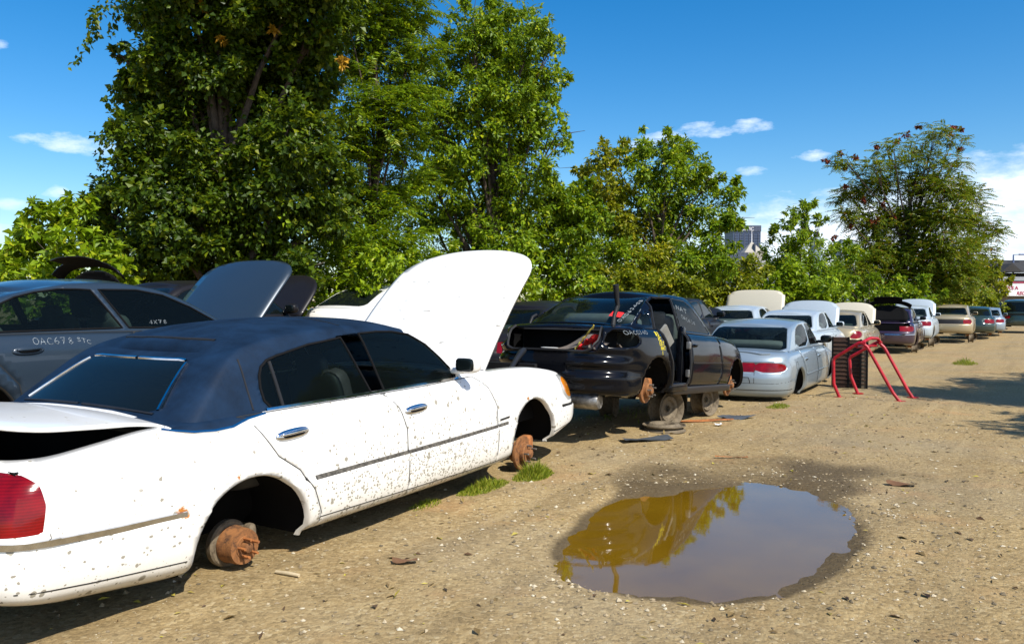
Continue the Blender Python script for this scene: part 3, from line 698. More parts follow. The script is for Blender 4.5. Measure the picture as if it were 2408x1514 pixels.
    # --- arches and wells
    for a in sp['arches']:
        (cx, cz), (rx, rz) = a['c'], a['r']
        for sgn in (-1, 1):
            mb = MB(); ring = []
            for an in np.linspace(-.42, math.pi + .42, 34):
                ca, sa = math.cos(an), math.sin(an)
                x = cx - rx * (ca if 0 <= an <= math.pi else math.copysign(1, ca)); z = cz + rz * sa if 0 <= an <= math.pi else cz + rz * sa * .9
                z = max(z, .0 + float(zb(np.array(x))) - .02)
                p, n = hull.at('xz', x, z, side_v); y = abs(p.y)
                inn = lambda d, k: (cx + (x - cx) * k, sgn * (y - d), cz + (z - cz) * k if z > cz else z)
                ring.append([inn(-.002, 1.0), inn(.004, .985), inn(.035, .975), inn(.036, 1.06), inn(.5, 1.06)])
            vs = [p for r_ in ring for p in r_]; fs = []; ms = []
            for k in range(len(ring) - 1):
                for e in range(4):
                    f = (k * 5 + e, (k + 1) * 5 + e, (k + 1) * 5 + e + 1, k * 5 + e + 1); fs.append(f if sgn > 0 else f[::-1]); ms.append(0 if e < 2 else 1)
            o0 = len(mb.v); mb.add(vs, fs); mb.m[-len(fs):] = ms
            mb.add([r_[4] for r_ in ring], [tuple(range(len(ring)))], 1); mb.weld().build('wheel_arch', [Pm, M['dark']], root, 40)
            if sgn < 0 or a.get('both'):
                kind = a.get('kind', 'drum'); hy = sgn * a.get('hy', W - .16); hz = a.get('hz', .31)
                if kind in ('drum', 'disc'): hub_part(root, kind, (a.get('hx', cx), hy, hz), sgn, a.get('hr', .14), bool(a.get('both')))
                elif kind == 'wheel': wheel_part(root, (cx, sgn * (W - .05), a.get('hz', .31)), sgn)
            elif kind in ('wheel',): wheel_part(root, (cx, sgn * (W - .05), a.get('hz', .31)), sgn)
    # --- floor pan, seats
    mb = MB(); zf_ = float(zb(np.array(xm))) + .06
    ar, af = sp['arches'][0], sp['arches'][-1]; xa_, xb_ = ar['c'][0] + ar['r'][0] + .06, af['c'][0] - af['r'][0] - .06
    mb.box(((xa_ + xb_) / 2, 0, zf_), (xb_ - xa_, W * 1.7, .05)); mb.box((xb_ - .03, 0, (zf_ + float(zs(xwb))) / 2), (.06, W * 1.62, float(zs(xwb)) - zf_ - .06)); mb.box(((xr + .3 + xa_) / 2, 0, zf_ + .04), (xa_ - xr - .3, .84, .06)); mb.box(((xf - .35 + xb_) / 2, 0, zf_ + .04), (xf - .35 - xb_, .84, .06))
    mb.build('floor_pan', [M['dark']], root)
    zbelt = float(zs(0.)); zt = float(roof(np.array((xrt + xwt) / 2)))
    if g('seats', True):
        sm = g('seatm', M['seat_grey']); fx = xwb - 1.15
        for yy in (-.38, .38):
            s_ = MB(); lean = Matrix.Rotation(R(-16), 3, 'Y')
            s_.rbox((fx + .22, yy, zf_ + .25), (.52, .5, .2), rot=Matrix.Rotation(R(-6), 3, 'Y')); s_.rbox((fx - .13, yy, zf_ + .52), (.16, .48, .58), rot=lean); s_.rbox((fx - .24, yy, zt - .27), (.09, .26, .17), rot=lean, p=.5)
            s_.build('front_seat', [sm], root, 60)
        bx_ = max(xrb + .42, fx - 1.05); s_ = MB(); s_.rbox((bx_ + .2, 0, zf_ + .25), (.5, 1.25, .2)); s_.rbox((bx_ - .1, 0, zf_ + .50), (.18, 1.25, .52), rot=Matrix.Rotation(R(-20), 3, 'Y')); s_.build('rear_seat', [sm], root, 60)
        d_ = MB(); d_.rbox((xwb - .32, 0, zbelt - .08), (.42, W * 1.5, .2)); d_.build('dashboard', [M['black_plastic']], root, 60)
        sw = MB(); cst = Vector((xwb - .55, .38, zbelt - .05)); rr = Matrix.Rotation(R(-62), 3, 'Y')
        sw.tube([cst + rr @ Vector((.18 * math.cos(a), .18 * math.sin(a), 0)) for a in np.linspace(0, 2 * math.pi, 20)], .014, 6, cap=False); sw.build('steering_wheel', [M['black_plastic']], root, 60)
        if g('shelf', True):
            s_ = MB(); s_.box((xrb + .18, 0, float(zs(xrb)) - .03), (.5, W * 1.35, .02)); s_.build('parcel_shelf', [g('shelfm', M['seat_dark'])], root)
    # --- lights
    for lt in g('lights', []):
        for mir in (False, True):
            mb = MB(); hull.faces(mb, 'light' + str(id(lt)), 0, mir)
            if mb.f and not (mir and lt.get('center')):
                if lt.get('center'): hull.faces(mb, 'light' + str(id(lt)), 0, True); mb.weld()
                nm = lt['n']; mb.build(nm, [lt['m']], root, 70)
    # --- side mouldings, bumper strips
    for ml in g('mouldings', []):
        mb = MB()
        for mir in (False, True): ribbon(mb, hull, ml.get('ch', 'xz'), ml['pts'], ml['w'], ml['h'], 0, .06, mir, mask=side_v if ml.get('ch', 'xz') == 'xz' else None)
        mb.build(ml.get('n', 'side_moulding'), [ml['m']], root, 60)
    # --- mirrors
    mr_ = g('mirror')
    if mr_:
        p, n = gh.at('xz', mr_[0], mr_[1], gv); mm = g('mirror_m', Pm)
        for sgn in (-1, 1):
            b = MB(); y0 = abs(p.y); c = Vector((p.x + .0, sgn * (y0 + .15), p.z + .05))
            b.rbox(c, (.11, .19, .13), p=.6, rot=Matrix.Rotation(R(-8), 3, 'Y')); b.rbox((p.x + .02, sgn * (y0 + .05), p.z - .0), (.10, .14, .05), p=.5)
            mo = b.build('wing_mirror', [mm], root, 60)
            b = MB(); b.rbox(c + Vector((-.052, 0, 0)), (.03, .155, .10), p=.5); b.build('mirror_glass', [M['glass_dark']], mo, 60)
    if g('post'): g('post')(locals())
    return root

# ------------------------------------------------------------------ the setting: gravel lot, puddle
PUD = [(.27, 4.74), (.39, 5.18), (.59, 5.66), (.89, 6.1), (1.33, 6.34), (1.83, 6.46), (2.19, 6.41), (2.37, 6.24), (2.32, 5.78), (2.19, 5.18), (2.01, 4.74), (1.76, 4.4), (1.54, 4.16), (1.27, 4.01), (1.04, 3.95), (.75, 3.98), (.54, 4.1), (.4, 4.29), (.28, 4.47)]
PUD = smooth_poly(PUD, 1)
def seg_dist(X, Y, poly):
    d = np.full(X.shape, 1e9)
    for a in range(len(poly)):
        (x1, y1), (x2, y2) = poly[a], poly[(a + 1) % len(poly)]; dx, dy = x2 - x1, y2 - y1
        t = np.clip(((X - x1) * dx + (Y - y1) * dy) / (dx * dx + dy * dy), 0, 1)
        d = np.minimum(d, np.hypot(X - x1 - t * dx, Y - y1 - t * dy))
    return np.where(in_poly(X, Y, poly), -d, d)
def vnoise(X, Y, f, seed):
    r = np.random.default_rng(seed); T = r.random((64, 64)); x = X * f; y = Y * f; i = np.floor(x).astype(int); j = np.floor(y).astype(int); u = x - i; v = y - j
    u = u * u * (3 - 2 * u); v = v * v * (3 - 2 * v); g = lambda a, b: T[a % 64, b % 64]
    return (g(i, j) * (1 - u) + g(i + 1, j) * u) * (1 - v) + (g(i, j + 1) * (1 - u) + g(i + 1, j + 1) * u) * v - .5
def ground_z(X, Y):
    X = np.asarray(X, float); Y = np.asarray(Y, float)
    near = 1 / (1 + (np.hypot(X, Y - 6) / 14) ** 4)
    d = seg_dist(X, Y, PUD) + .20 * vnoise(X, Y, 2.6, 1) + .10 * vnoise(X, Y, 8, 2) + .05 * vnoise(X, Y, 20, 12) + .03
    z = gz(Y) + near * (.035 * vnoise(X, Y, .8, 3) + .018 * vnoise(X, Y, 2.7, 4) + .010 * vnoise(X, Y, 8, 5))
    hole = np.clip(.5 - d / .5, 0, 1); hole = hole * hole * (3 - 2 * hole)
    z = z * (1 - .8 * hole) - .055 * hole + .02 * np.clip(1 - np.abs(d - .28) / .25, 0, 1) * (.5 + vnoise(X, Y, 2, 9))
    return z
def axis(fine0, fine1, step, lo, hi):
    a = list(np.arange(fine0, fine1, step)); s = step; x = fine0
    L = []
    while x > lo: s *= 1.22; x -= s; L.append(x)
    x = a[-1]; s = step; Rr = []
    while x < hi: s *= 1.22; x += s; Rr.append(x)
    return np.array(L[::-1] + a + Rr)
gx, gy = axis(-3, 7.5, .055, -4000, 4000), axis(2.2, 11.5, .055, -400, 5000)
GX, GY = np.meshgrid(gx, gy, indexing='ij'); GZ = ground_z(GX, GY)
idx = np.arange(GX.size).reshape(GX.shape)
gf = np.stack([idx[:-1, :-1], idx[1:, :-1], idx[1:, 1:], idx[:-1, 1:]], -1).reshape(-1, 4)
t = NT('gravel_lot'); o = t.obj()
big = t.noise(.22, 5, .6, o); med = t.noise(1.6, 6, .62, o, .4); fine = t.noise(26, 6, .7, o)
vor = t.node('ShaderNodeTexVoronoi'); vor.inputs['Scale'].default_value = 46; t.link(o, vor.inputs['Vector'])
vor2 = t.node('ShaderNodeTexVoronoi'); vor2.inputs['Scale'].default_value = 17; t.link(o, vor2.inputs['Vector'])
base = t.ramp(med, [(.28, (.215, .150, .070)), (.5, (.315, .232, .115)), (.72, (.39, .30, .16))])
base = t.mix(t.math('MULTIPLY', t.math('SUBTRACT', big, .42), 3, True), base, (.38, .28, .14))
cs = t.node('ShaderNodeSeparateColor'); t.link(vor.outputs['Color'], cs.inputs[0])
peb = t.ramp(cs.outputs[0], [(.0, (.09, .07, .04)), (.25, (.21, .155, .085)), (.6, (.33, .25, .14)), (.9, (.41, .33, .20)), (1, (.50, .43, .30))])
base = t.mix(t.math('ADD', .30, t.math('MULTIPLY', t.math('SUBTRACT', fine, .4), 1.5), True), base, peb)
base = t.mix(t.math('MULTIPLY', t.math('SUBTRACT', t.noise(.9, 4, .6, t.scaled(o, (1, 1.3, 1))), .56), 4, True), base, (.40, .24, .115))      # orange clay patches
rot = t.node('ShaderNodeMapping'); rot.inputs['Rotation'].default_value = (0, 0, R(33)); t.link(o, rot.inputs[0])
trk = t.noise(1, 5, .6, t.scaled(rot.outputs[0], (2.1, .10, 1))); trk2 = t.noise(1, 4, .6, t.scaled(rot.outputs[0], (7, .35, 1)))
base = t.mix(t.math('MULTIPLY', t.math('SUBTRACT', trk, .48), 3.2, True), base, t.mix(.6, base, (.13, .095, .05)))
base = t.mix(t.math('MULTIPLY', t.math('SUBTRACT', t.noise(.38, 4, .6, o), .47), 3.0, True), base, t.mix(.65, base, (.24, .215, .17)))
base = t.mix(t.math('MULTIPLY', t.math('SUBTRACT', trk2, .56), 2.4, True), base, (.42, .335, .20))
dk = t.math('MULTIPLY', t.math('SUBTRACT', t.noise(7, 6, .7, o), .60), 5, True); base = t.mix(t.math('MULTIPLY', dk, .55), base, (.11, .08, .045))
wet = t.node('ShaderNodeAttribute'); wet.attribute_name = 'wet'
wv = t.math('MULTIPLY', t.math('SUBTRACT', t.math('ADD', wet.outputs['Fac'], t.math('MULTIPLY', t.math('SUBTRACT', fine, .5), .7)), .25), 1.7, True)
base = t.mix(wv, base, t.mix(.6, t.mix(.5, base, (.03, .02, .008)), (.055, .038, .018)))
gm = t.node('ShaderNodeMixRGB', blend_type='MULTIPLY'); gm.inputs[0].default_value = 1; t.link(base, gm.inputs[1]); gm.inputs[2].default_value = (.97, .92, .80, 1); base = gm.outputs[0]
b = t.bsdf(Base_Color=base, Roughness=t.math('SUBTRACT', .95, t.math('MULTIPLY', wv, .25)), Specular_IOR_Level=.25)
hgt = t.math('ADD', t.math('MULTIPLY', fine, 1.1), t.math('ADD', t.math('MULTIPLY', t.math('MULTIPLY', vor.outputs['Distance'], cs.outputs[1]), -.7), t.math('MULTIPLY', t.noise(9, 5, .6, o), .8)))
t.link(t.bump(hgt, .7, .02), b.inputs['Normal']); M['ground'] = t.done(b)
ground = np_mesh('ground', np.stack([GX, GY, GZ], -1).reshape(-1, 3), gf, M['ground'], smooth=True); tag(ground, kind='structure')
dd = seg_dist(GX, GY, PUD); far = np.clip((GY - 6.0) / .8, 0, 1) * np.clip((GX - .5) / .8, 0, 1)
wetv = np.clip(1.05 - dd / (.09 + 1.45 * far + .12 * np.clip((GX - 2) / .5, 0, 1)) + .7 * vnoise(GX, GY, 2.3, 6), 0, 1); wetv[dd > 1.8] = 0
for (wx, wy, wr, s_) in ((2.3, 3.2, .35, .35), (2.45, 2.95, .3, .5), (2.75, 5.4, .25, .4), (3.3, 6.2, .4, .3), (-.2, 5.0, .3, .2), (3.1, 3.4, .3, .3)):
    wetv = np.maximum(wetv, s_ * np.clip(1.3 - np.hypot(GX - wx, (GY - wy)) / wr + vnoise(GX, GY, 4, 8), 0, 1))
at_ = ground.data.attributes.new('wet', 'FLOAT', 'POINT'); at_.data.foreach_set('value', wetv.astype(np.float32).ravel())
t = NT('muddy_water'); o = t.obj(); n = t.noise(1.5, 4, .6, o)
c = t.ramp(n, [(.3, (.128, .068, .003)), (.7, (.175, .097, .005))])
b = t.bsdf(Base_Color=c, Roughness=.03, IOR=1.4, Specular_IOR_Level=.8, Coat_Weight=.5); b.inputs['Coat Roughness'].default_value = .03; b.inputs['Coat IOR'].default_value = 1.5; t.link(t.bump(t.noise(5, 3, .5, o), .05, .01), b.inputs['Normal']); M['water'] = t.done(b)
mb = MB(); wp = [(1.3 + (x - 1.3) * 1.2, 5.2 + (y - 5.2) * 1.18) for x, y in PUD]; mb.add([(x, y, -.022) for x, y in wp], [tuple(range(len(wp)))]); pud = mb.build('puddle_water', [M['water']]); tag(pud, kind='structure')

# ------------------------------------------------------------------ the front white sedan
HEAD = R(31.1)
def fwd(d, l=0): return Vector((d * math.sin(HEAD) - l * math.cos(HEAD), d * math.cos(HEAD) + l * math.sin(HEAD), 0))
RD = dict(n='rear', poly=[(-1.54, .93), (-1.54, .84), (-1.48, .75), (-1.39, .62), (-1.24, .52), (-1.14, .39), (-1.085, .25), (-1.09, .0), (-.28, .0), (-.28, .61), (-.33, .76), (-.47, .93)], handle=(-1.275, .727), ht=.05)
FD = dict(n='front', poly=[(-.47, .93), (-.33, .76), (-.28, .61), (-.28, .0), (.82, .0), (.855, .48), (.85, .64), (.76, .79), (.55, .95)], handle=(-.165, .737), ht=.05)
WR = dict(poly=[(-1.33, .866), (-.50, .868), (-.555, 1.02), (-.625, 1.228), (-.92, 1.197), (-1.18, 1.146), (-1.26, 1.125), (-1.315, 1.09), (-1.345, 1.045), (-1.365, .98), (-1.365, .91)], door='rear', trim=True)
WF = dict(poly=[(-.375, .875), (.435, .88), (.45, .92), (.345, 1.045), (.24, 1.144), (.091, 1.222), (-.084, 1.247), (-.258, 1.253), (-.441, 1.247)], door='front', trim=True)
TL = dict(n='taillight', ch='xz', imin=.45, poly=[(-3.2, .50), (-2.65, .508), (-2.63, .62), (-2.64, .70), (-2.675, .742), (-2.74, .757), (-3.2, .757)], m=M['red_lens'])
AM = dict(n='side_marker', ch='xz', front=True, poly=smooth_poly([(2.04, .765), (2.10, .62), (2.18, .575), (2.30, .575), (2.26, .70), (2.16, .765)], 1), m=M['amber_lens'])
HL = dict(n='headlight', ch='xz', front=True, poly=[(2.00, .79), (2.08, .60), (2.16, .545), (2.35, .545), (2.6, .56), (2.6, .72), (2.2, .79)], m=M['clear_lens'])
def hero_pre(L):
    gh, gside, hull, g1, g2 = L['gh'], L['gside'], L['hull'], L['g1'], L['g2']
    gh.cut('xz', [(-.56, .8), (-.34, .8), (-.40, 1.255), (-.66, 1.24)], 'blk', gside)
    gi = L['gi']; fr = np.broadcast_to(gi >= g1 + g2 // 2, gh.g.shape)
    gh.cut('xz', [(.07, 1.5), (.06, 1.21), (.02, .8), (1.5, .8), (1.5, 1.5)], 'paint', fr)
def hero_post(L):
    root, gh, hull, gv, side_v = L['root'], L['gh'], L['hull'], L['gv'], L['side_v']
    mb = MB()
    for mir in (False, True):
        ribbon(mb, gh, 'xz', [(-1.37, .862), (-.57, .868), (.47, .885)], .020, .008, 0, .06, mir, mask=gv)
        ribbon(mb, hull, 'xz', [(-2.03, .848), (-1.97, .828), (-1.88, .812), (-1.76, .804), (-1.65, .808), (-1.54, .832), (-1.40, .847)], .018, .007, 0, .04, mir, mask=side_v)
    mb.split('belt_trim', [M['chrome']], root, 60)
    mb = MB()
    rv = np.zeros(gh.P.shape[:2], bool); rv[:L['g1'] + 1] = True
    for mir in (False, True):
        ribbon(mb, gh, 'fk', [(.02, .80), (.55, .80), (.63, .78)], .02, .008, 0, .06, mir, mask=rv)
        ribbon(mb, gh, 'fk', [(.66, .74), (.735, .12)], .016, .008, 0, .06, mir, mask=rv)
        ribbon(mb, gh, 'fk', [(.02, .07), (.6, .07), (.72, .07)], .014, .006, 1, .06, mir, mask=rv)
    mb.weld().split('rear_window_trim', [M['chrome'], M['black_plastic']], root, 60)
    mb = MB(); ribbon(mb, gh, 'xz', [(-1.455, .87), (-1.452, 1.0), (-1.44, 1.14)], .012, .003, 0, .05, mask=gv); ribbon(mb, gh, 'xz', [(-1.245, .87), (-1.245, 1.118)], .022, .005, 0, .05, mask=gv)
    ribbon(mb, L['rf'], 'xy', [(-.53, -.60), (-.50, -.3), (-.50, 0)], .012, .003, 0, .1); ribbon(mb, L['rf'], 'xy', [(-1.36, -.42), (-1.40, -.2), (-1.41, 0)], .02, .006, 0, .06); ribbon(mb, L['rf'], 'xy', [(-1.36, -.42), (-1.40, -.2), (-1.41, 0)], .02, .006, 0, .06, True)
    mb.weld().split('roof_seam_piping', [M['black_plastic']], root, 60)
    # moulding on the doors, chrome strip on the rear bumper and the front one
    for pts, nm, m in (([(-1.125, .452), (-.285, .462)], 'door_moulding', 'dirty'), ([(-.275, .462), (.845, .480)], 'door_moulding', 'dirty'), ([(.86, .481), (1.01, .487)], 'door_moulding', 'dirty')):
        mb = MB(); ribbon(mb, hull, 'xz', pts, .034, .007, 0, .06, mask=side_v); mb.build(nm, [M['grey_mould']], root, 60)
    mb = MB(); ax = hull.at('xz', -1.98, .45, side_v)[0]
    for mir in (False, True): ribbon(mb, hull, 'xz', [(-1.975, .437), (-2.35, .447), (-2.625, .462)], .036, .009, 0, .05, mir, mask=side_v)
    C = hull.chart('az'); i0 = L['n1']; a0 = hull.E0['a'][i0, 0]
    for mir in (False, True): ribbon(mb, hull, 'az', [(a0 + .03, .462), (a0 - .15, .468), (a0 - .4, .48), (0.02, .49)], .036, .009, 0, .05, mir)
    mb.weld().split('bumper_strip', [M['chrome']], root, 60)
    mb = MB(); A1 = hull.E0['a'][L['n1'] + L['n2'], 0]
    for mir in (False, True): ribbon(mb, hull, 'az', [(A1 - .08, .505), (A1 + .25, .50), (A1 + .9, .5)], .035, .008, 0, .05, mir)
    mb.weld().split('bumper_strip', [M['black_plastic']], root, 60)
    mb = MB(); p, n = hull.at('xz', .93, .535, side_v); ribbon(mb, hull, 'xz', [(.885, .527), (1.03, .535)], .016, .004, 0, .04, mask=side_v); mb.build('fender_badge', [M['black_plastic']], root)
    # hood strut, battery, hinge details by the open bay
    mb = MB(); mb.tube([(1.72, -.55, .84), (2.0, -.45, .915), (2.25, -.36, .965), (2.36, -.32, .975)], [.022, .026, .036, .03], 8, 0); mb.rbox((2.0, -.42, .72), (.5, .2, .22), mi=1); mb.split('radiator_duct', [M['black_plastic'], M['dark']], root, 60)
M['grey_mould'] = simple('muddy_moulding', (.10, .09, .075), .7, var=.6, scale=40)
hero_levels = [(0, -.10, .14, .12), (.04, -.045, .05, .05), (.10, -.012, .01, .01), (.2, 0, 0, 0), (.40, .006, 0, 0), (.425, .004, 0, 0), (.436, -.010, .014, .016), (.5, -.010, .02, .02), (.66, -.014, .03, .04), (.82, -.032, .05, .065), (.93, -.065, .08, .09), (1, -.115, .14, .13)]
HERO = dict(name='wrecked_sedan', label='white sedan with navy vinyl roof, raised hood, ajar trunk and mud spattered doors', group=None, cat='car', pos=(-1.377, 6.063, 0), heading=HEAD, paint=M['hero'], gh_mat=M['vinyl'],
  ns=.028, nt=48, n1=30, g1=20, nk=34, md=14, xr=-2.93, xf=2.60, W=.985, rcr=.30, rcf=.48, pe=2.8, tapr=.03, tapf=.10, levels=hero_levels, crown=.045, sds=.05,
  zb=[(-2.93, .215), (-2.3, .15), (-1.95, .12), (-1.2, .14), (.9, .16), (1.3, .19), (1.85, .22), (2.1, .27), (2.60, .36)],
  zs=[(-2.93, .73), (-2.6, .775), (-2.3, .815), (-2.08, .842), (-1.5, .852), (.0, .868), (.7, .89), (1.1, .898), (1.5, .885), (1.8, .856), (2.05, .815), (2.3, .75), (2.60, .66)],
  gh=dict(xrb=-1.95, xwb=.84, xrt=-1.46, xwt=.12, rc0=.14, rc1=.36, rc0t=.14, rc1t=.14, Wt=.645, inset=.012, roof=[(-1.46, 1.165), (-1.3, 1.222), (-1.0, 1.27), (-.5, 1.293), (0, 1.276), (.12, 1.262)], crown=.06),
  arches=[dict(c=(-1.555, .17), r=(.388, .375), kind='drum', hx=-1.51, hy=.83, hz=.135, hr=.098, both=True), dict(c=(1.47, .24), r=(.40, .40), kind='disc', hx=1.49, hy=.83, hz=.155, hr=.140, both=True)],
  windows=[WR, WF], doors=[RD, FD], lights=[TL, AM, HL], deck_vinyl=[[(-2.02, -1.2), (-1.40, -1.2), (-1.40, -.3), (-1.93, -.3), (-1.97, -.8)]], vinyl=[[(-2.06, 1.0), (-2.06, .85), (-1.97, .828), (-1.88, .812), (-1.76, .804), (-1.65, .808), (-1.54, .832), (-1.40, .847), (-1.40, 1.0)]],
  backlight=dict(k0=.07, k1=.80, f0=.76, f1=.68), backlight_m=M['glass_dark'], trunk=dict(state='open', ang=11.5, w=.93, xh=-1.97, lip=.66, lipa=.74, depth=.5), hood=dict(state='open', ang=49, w=.90, xh=.93, m2=M['white']),
  seams=[dict(pts=[(-2.9, .295), (-2.45, .245), (-1.975, .207)]), dict(pts=[(-1.09, .222), (.81, .208), (1.07, .215)]), dict(pts=[(1.86, .30), (2.2, .335), (2.45, .37)]), dict(pts=[(-2.62, .50), (-2.615, .46)], w=.004)],
  mirror=(.44, .945), mirror_m=M['white'], pre=hero_pre, post=hero_post, seatm=M['seat_dark'], shelfm=M['black_plastic'])
hero = build_car(HERO)

# ------------------------------------------------------------------ black car jacked up on rims
BK = R(33.2)
REARDOOR = [(-1.20, 1.2), (-1.18, .92), (-1.12, .78), (-1.02, .60), (-.97, .30), (-.97, .0), (-.50, .0), (-.48, .6), (-.50, 1.2)]
def bk_pre(L):
    gh, hull, gside = L['gh'], L['hull'], L['gside']
    gh.cut('xz', [(-1.17, .7), (-1.15, 1.10), (-1.06, 1.26), (-.95, 1.315), (-.53, 1.335), (-.49, .7)], 'none', gside)
    L['deck'].cut('xy', [(-1.16, -2), (-.50, -2), (-.50, -.60), (-1.16, -.60)], 'none')
def bk_post(L):
    root = L['root']; hull, gh, side_v, gv = L['hull'], L['gh'], L['side_v'], L['gv']
    mb = MB(); mb.tube([(-1.80, -.50, .955), (-1.77, -.50, 1.08), (-1.70, -.50, 1.18), (-1.74, -.5, 1.30), (-1.76, -.5, 1.40)], [.03, .022, .026, .03, .034], 8)
    mb.build('trunk_hinge_arm', [M['black_plastic']], root, 50)
    mb = MB(); mb.tube([(-1.80, .52, .955), (-1.74, .52, 1.05), (-1.66, .52, 1.08)], .018, 8); mb.build('trunk_hinge_arm', [M['black_plastic']], root, 50)
    mb = MB(); rv = np.zeros(gh.P.shape[:2], bool); rv[:L['g1'] + 1] = True
    for mir in (False, True): ribbon(mb, hull, 'az', [(0, .70), (.42, .70), (.50, .725), (.53, .80), (.55, .95)], .022, .02, 0, .04, mir)
    ribbon(mb, hull, 'xz', [(-1.20, .95), (-1.18, .90), (-1.12, .78), (-1.02, .60), (-.97, .36), (-.51, .36), (-.49, .6), (-.50, .95)], .03, .014, 0, .05, mask=side_v)
    ribbon(mb, gh, 'xz', [(-1.19, .97), (-1.16, 1.10), (-1.07, 1.265), (-.95, 1.32), (-.52, 1.34), (-.49, .97)], .022, .012, 0, .05, mask=gv)
    mb.weld().split('weatherstrip', [M['black_plastic']], root, 60)
    mb = MB(); scrawl(mb, gh, 'fk', 'OAO634GB', (.76, .12), (.008, .066), (-.050, .006), .007, 0, rv, ds=.015); mb.build('marker_writing', [M['chalk']], root)
    m2 = MB()
    ribbon(m2, gh, 'fk', [(.62, .24), (.62, .30), (.62, .38)], .13, .0006, 0, .03, mask=rv)
    m2.build('red_sticker', [M['red_cloth']], root)
    mb = MB(); scrawl(mb, gh, 'xz', 'NTT', (-1.60, 1.12), (.065, .03), (.0, .075), .006, 0, gv); mb.build('marker_writing', [M['chalk']], root)
    mb = MB(); scrawl(mb, gh, 'xz', '555', (-1.70, 1.02), (.04, .02), (.0, .05), .0055, 0, gv); mb.build('marker_writing', [M['chalk']], root)
    mb = MB(); scrawl(mb, hull, 'xz', 'OACG34O', (-1.98, .88), (.050, .002), (.0, .038), .0055, 0, side_v); mb.build('marker_writing', [M['chalk']], root)
    mb = MB(); scrawl(mb, gh, 'xz', 'OAC634', (-.30, 1.12), (.055, -.01), (0, .045), .005, 0, gv); mb.build('marker_writing', [M['chalk']], root)
    mb = MB(); scrawl(mb, gh, 'xz', 'NAT', (-.40, 1.22), (.09, -.012), (0, .05), .008, 0, gv); mb.build('marker_writing', [M['chalk']], root)
    mb = MB(); scrawl(mb, L['deck'], 'xy', 'YARX', (1.2, -.50), (.06, 0), (0, .10), .009, 0); mb.build('marker_writing', [M['chalk']], root)
    mb = MB()
    for k, w_ in enumerate(('B3', '1C', 'EXT', 'NAT', '1')): scrawl(mb, hull, 'xz', w_, (-1.36 + .02 * k, .885 - .050 * k), (.032, 0), (0, .042), .011 if k < 2 else .007, 0, side_v)
    mb.build('marker_writing', [M['yellow_mark']], root)
    mb = MB(); mb.lathe([(0, -.18), (.07, -.18), (.085, -.15), (.085, .15), (.07, .18), (0, .18)], (-2.12, -.36, .20), (0, 1, .0), 18); mb.tube([(-2.0, -.25, .22), (-1.6, -.05, .24), (-.6, -.1, .26), (.6, -.1, .26)], .025, 8); mb.split('exhaust_muffler', [M['steel']], root, 50)
    mb = MB(); mb.tube([(-1.35, -.68, .3), (-1.35, .68, .3)], .045, 8); mb.build('axle_beam', [M['rust']], root); mb = MB(); mb.tube([(1.35, -.68, .3), (1.35, .68, .3)], .04, 8); mb.build('axle_beam', [M['rust']], root, 50)
    mb = MB(); mb.rbox((-.73, -.76, .33), (.52, .16, .10), p=.25); mb.build('door_sill', [M['black']], root, 50); mb = MB(); mb.rbox((-.46, -.73, .66), (.10, .08, .72)); mb.build('door_pillar', [M['black']], root, 50)
    mb = MB(); mb.rbox((.1, -.775, .285), (2.0, .10, .09), p=.25); mb.build('rocker_panel', [M['black_dull']], root, 50)
    rt = Matrix.Rotation(R(38), 3, 'Y') @ Matrix.Rotation(R(20), 3, 'X'); mb = MB(); mb.box((-.80, -.66, .86), (.30, .03, .20), rot=rt); mb.build('loose_trim_panel', [M['grey_panel']], root); mb = MB(); mb.box((-.90, -.67, .79), (.15, .03, .08), rot=rt); mb.build('loose_trim_panel', [M['grey_panel']], root)
    for z in (.48, .80): mb = MB(); mb.rbox((-.50, -.835, z), (.05, .05, .09), p=.3); mb.build('door_hinge', [M['steel']], root, 50)
    mb = MB(); ribbon(mb, hull, 'xz', [(-.40, .60), (.60, .60)], .02, .006, 0, .05, mask=side_v); mb.build('side_moulding', [M['black_dull']], root); mb = MB(); ribbon(mb, hull, 'xz', [(.63, .6), (.98, .6)], .02, .006, 0, .05, mask=side_v); mb.build('side_moulding', [M['black_dull']], root)
M['grey_panel'] = simple('grey_trim_panel', (.22, .22, .20), .6)
bd = dict(n='rear', poly=REARDOOR, gone=True)
bd2 = dict(n='front', poly=[(-.44, 1.2), (-.44, .1), (.55, .1), (.63, .5), (.58, 1.2)], handle=(-.33, .80), hs=(.09, .02), hm=M['black'])
def dented(P):                                  # the rear quarter was pushed in
    for (cx, cz, r, d) in ((-2.1, .62, .22, .05), (-1.85, .50, .16, .03), (-2.3, .55, .2, .04)):
        w = np.exp(-((P[..., 0] - cx) ** 2 + (P[..., 2] - cz) ** 2) / r ** 2) * (P[..., 1] < -.3); P[..., 1] += d * w; P[..., 0] += .5 * d * w * np.sin(P[..., 2] * 40)
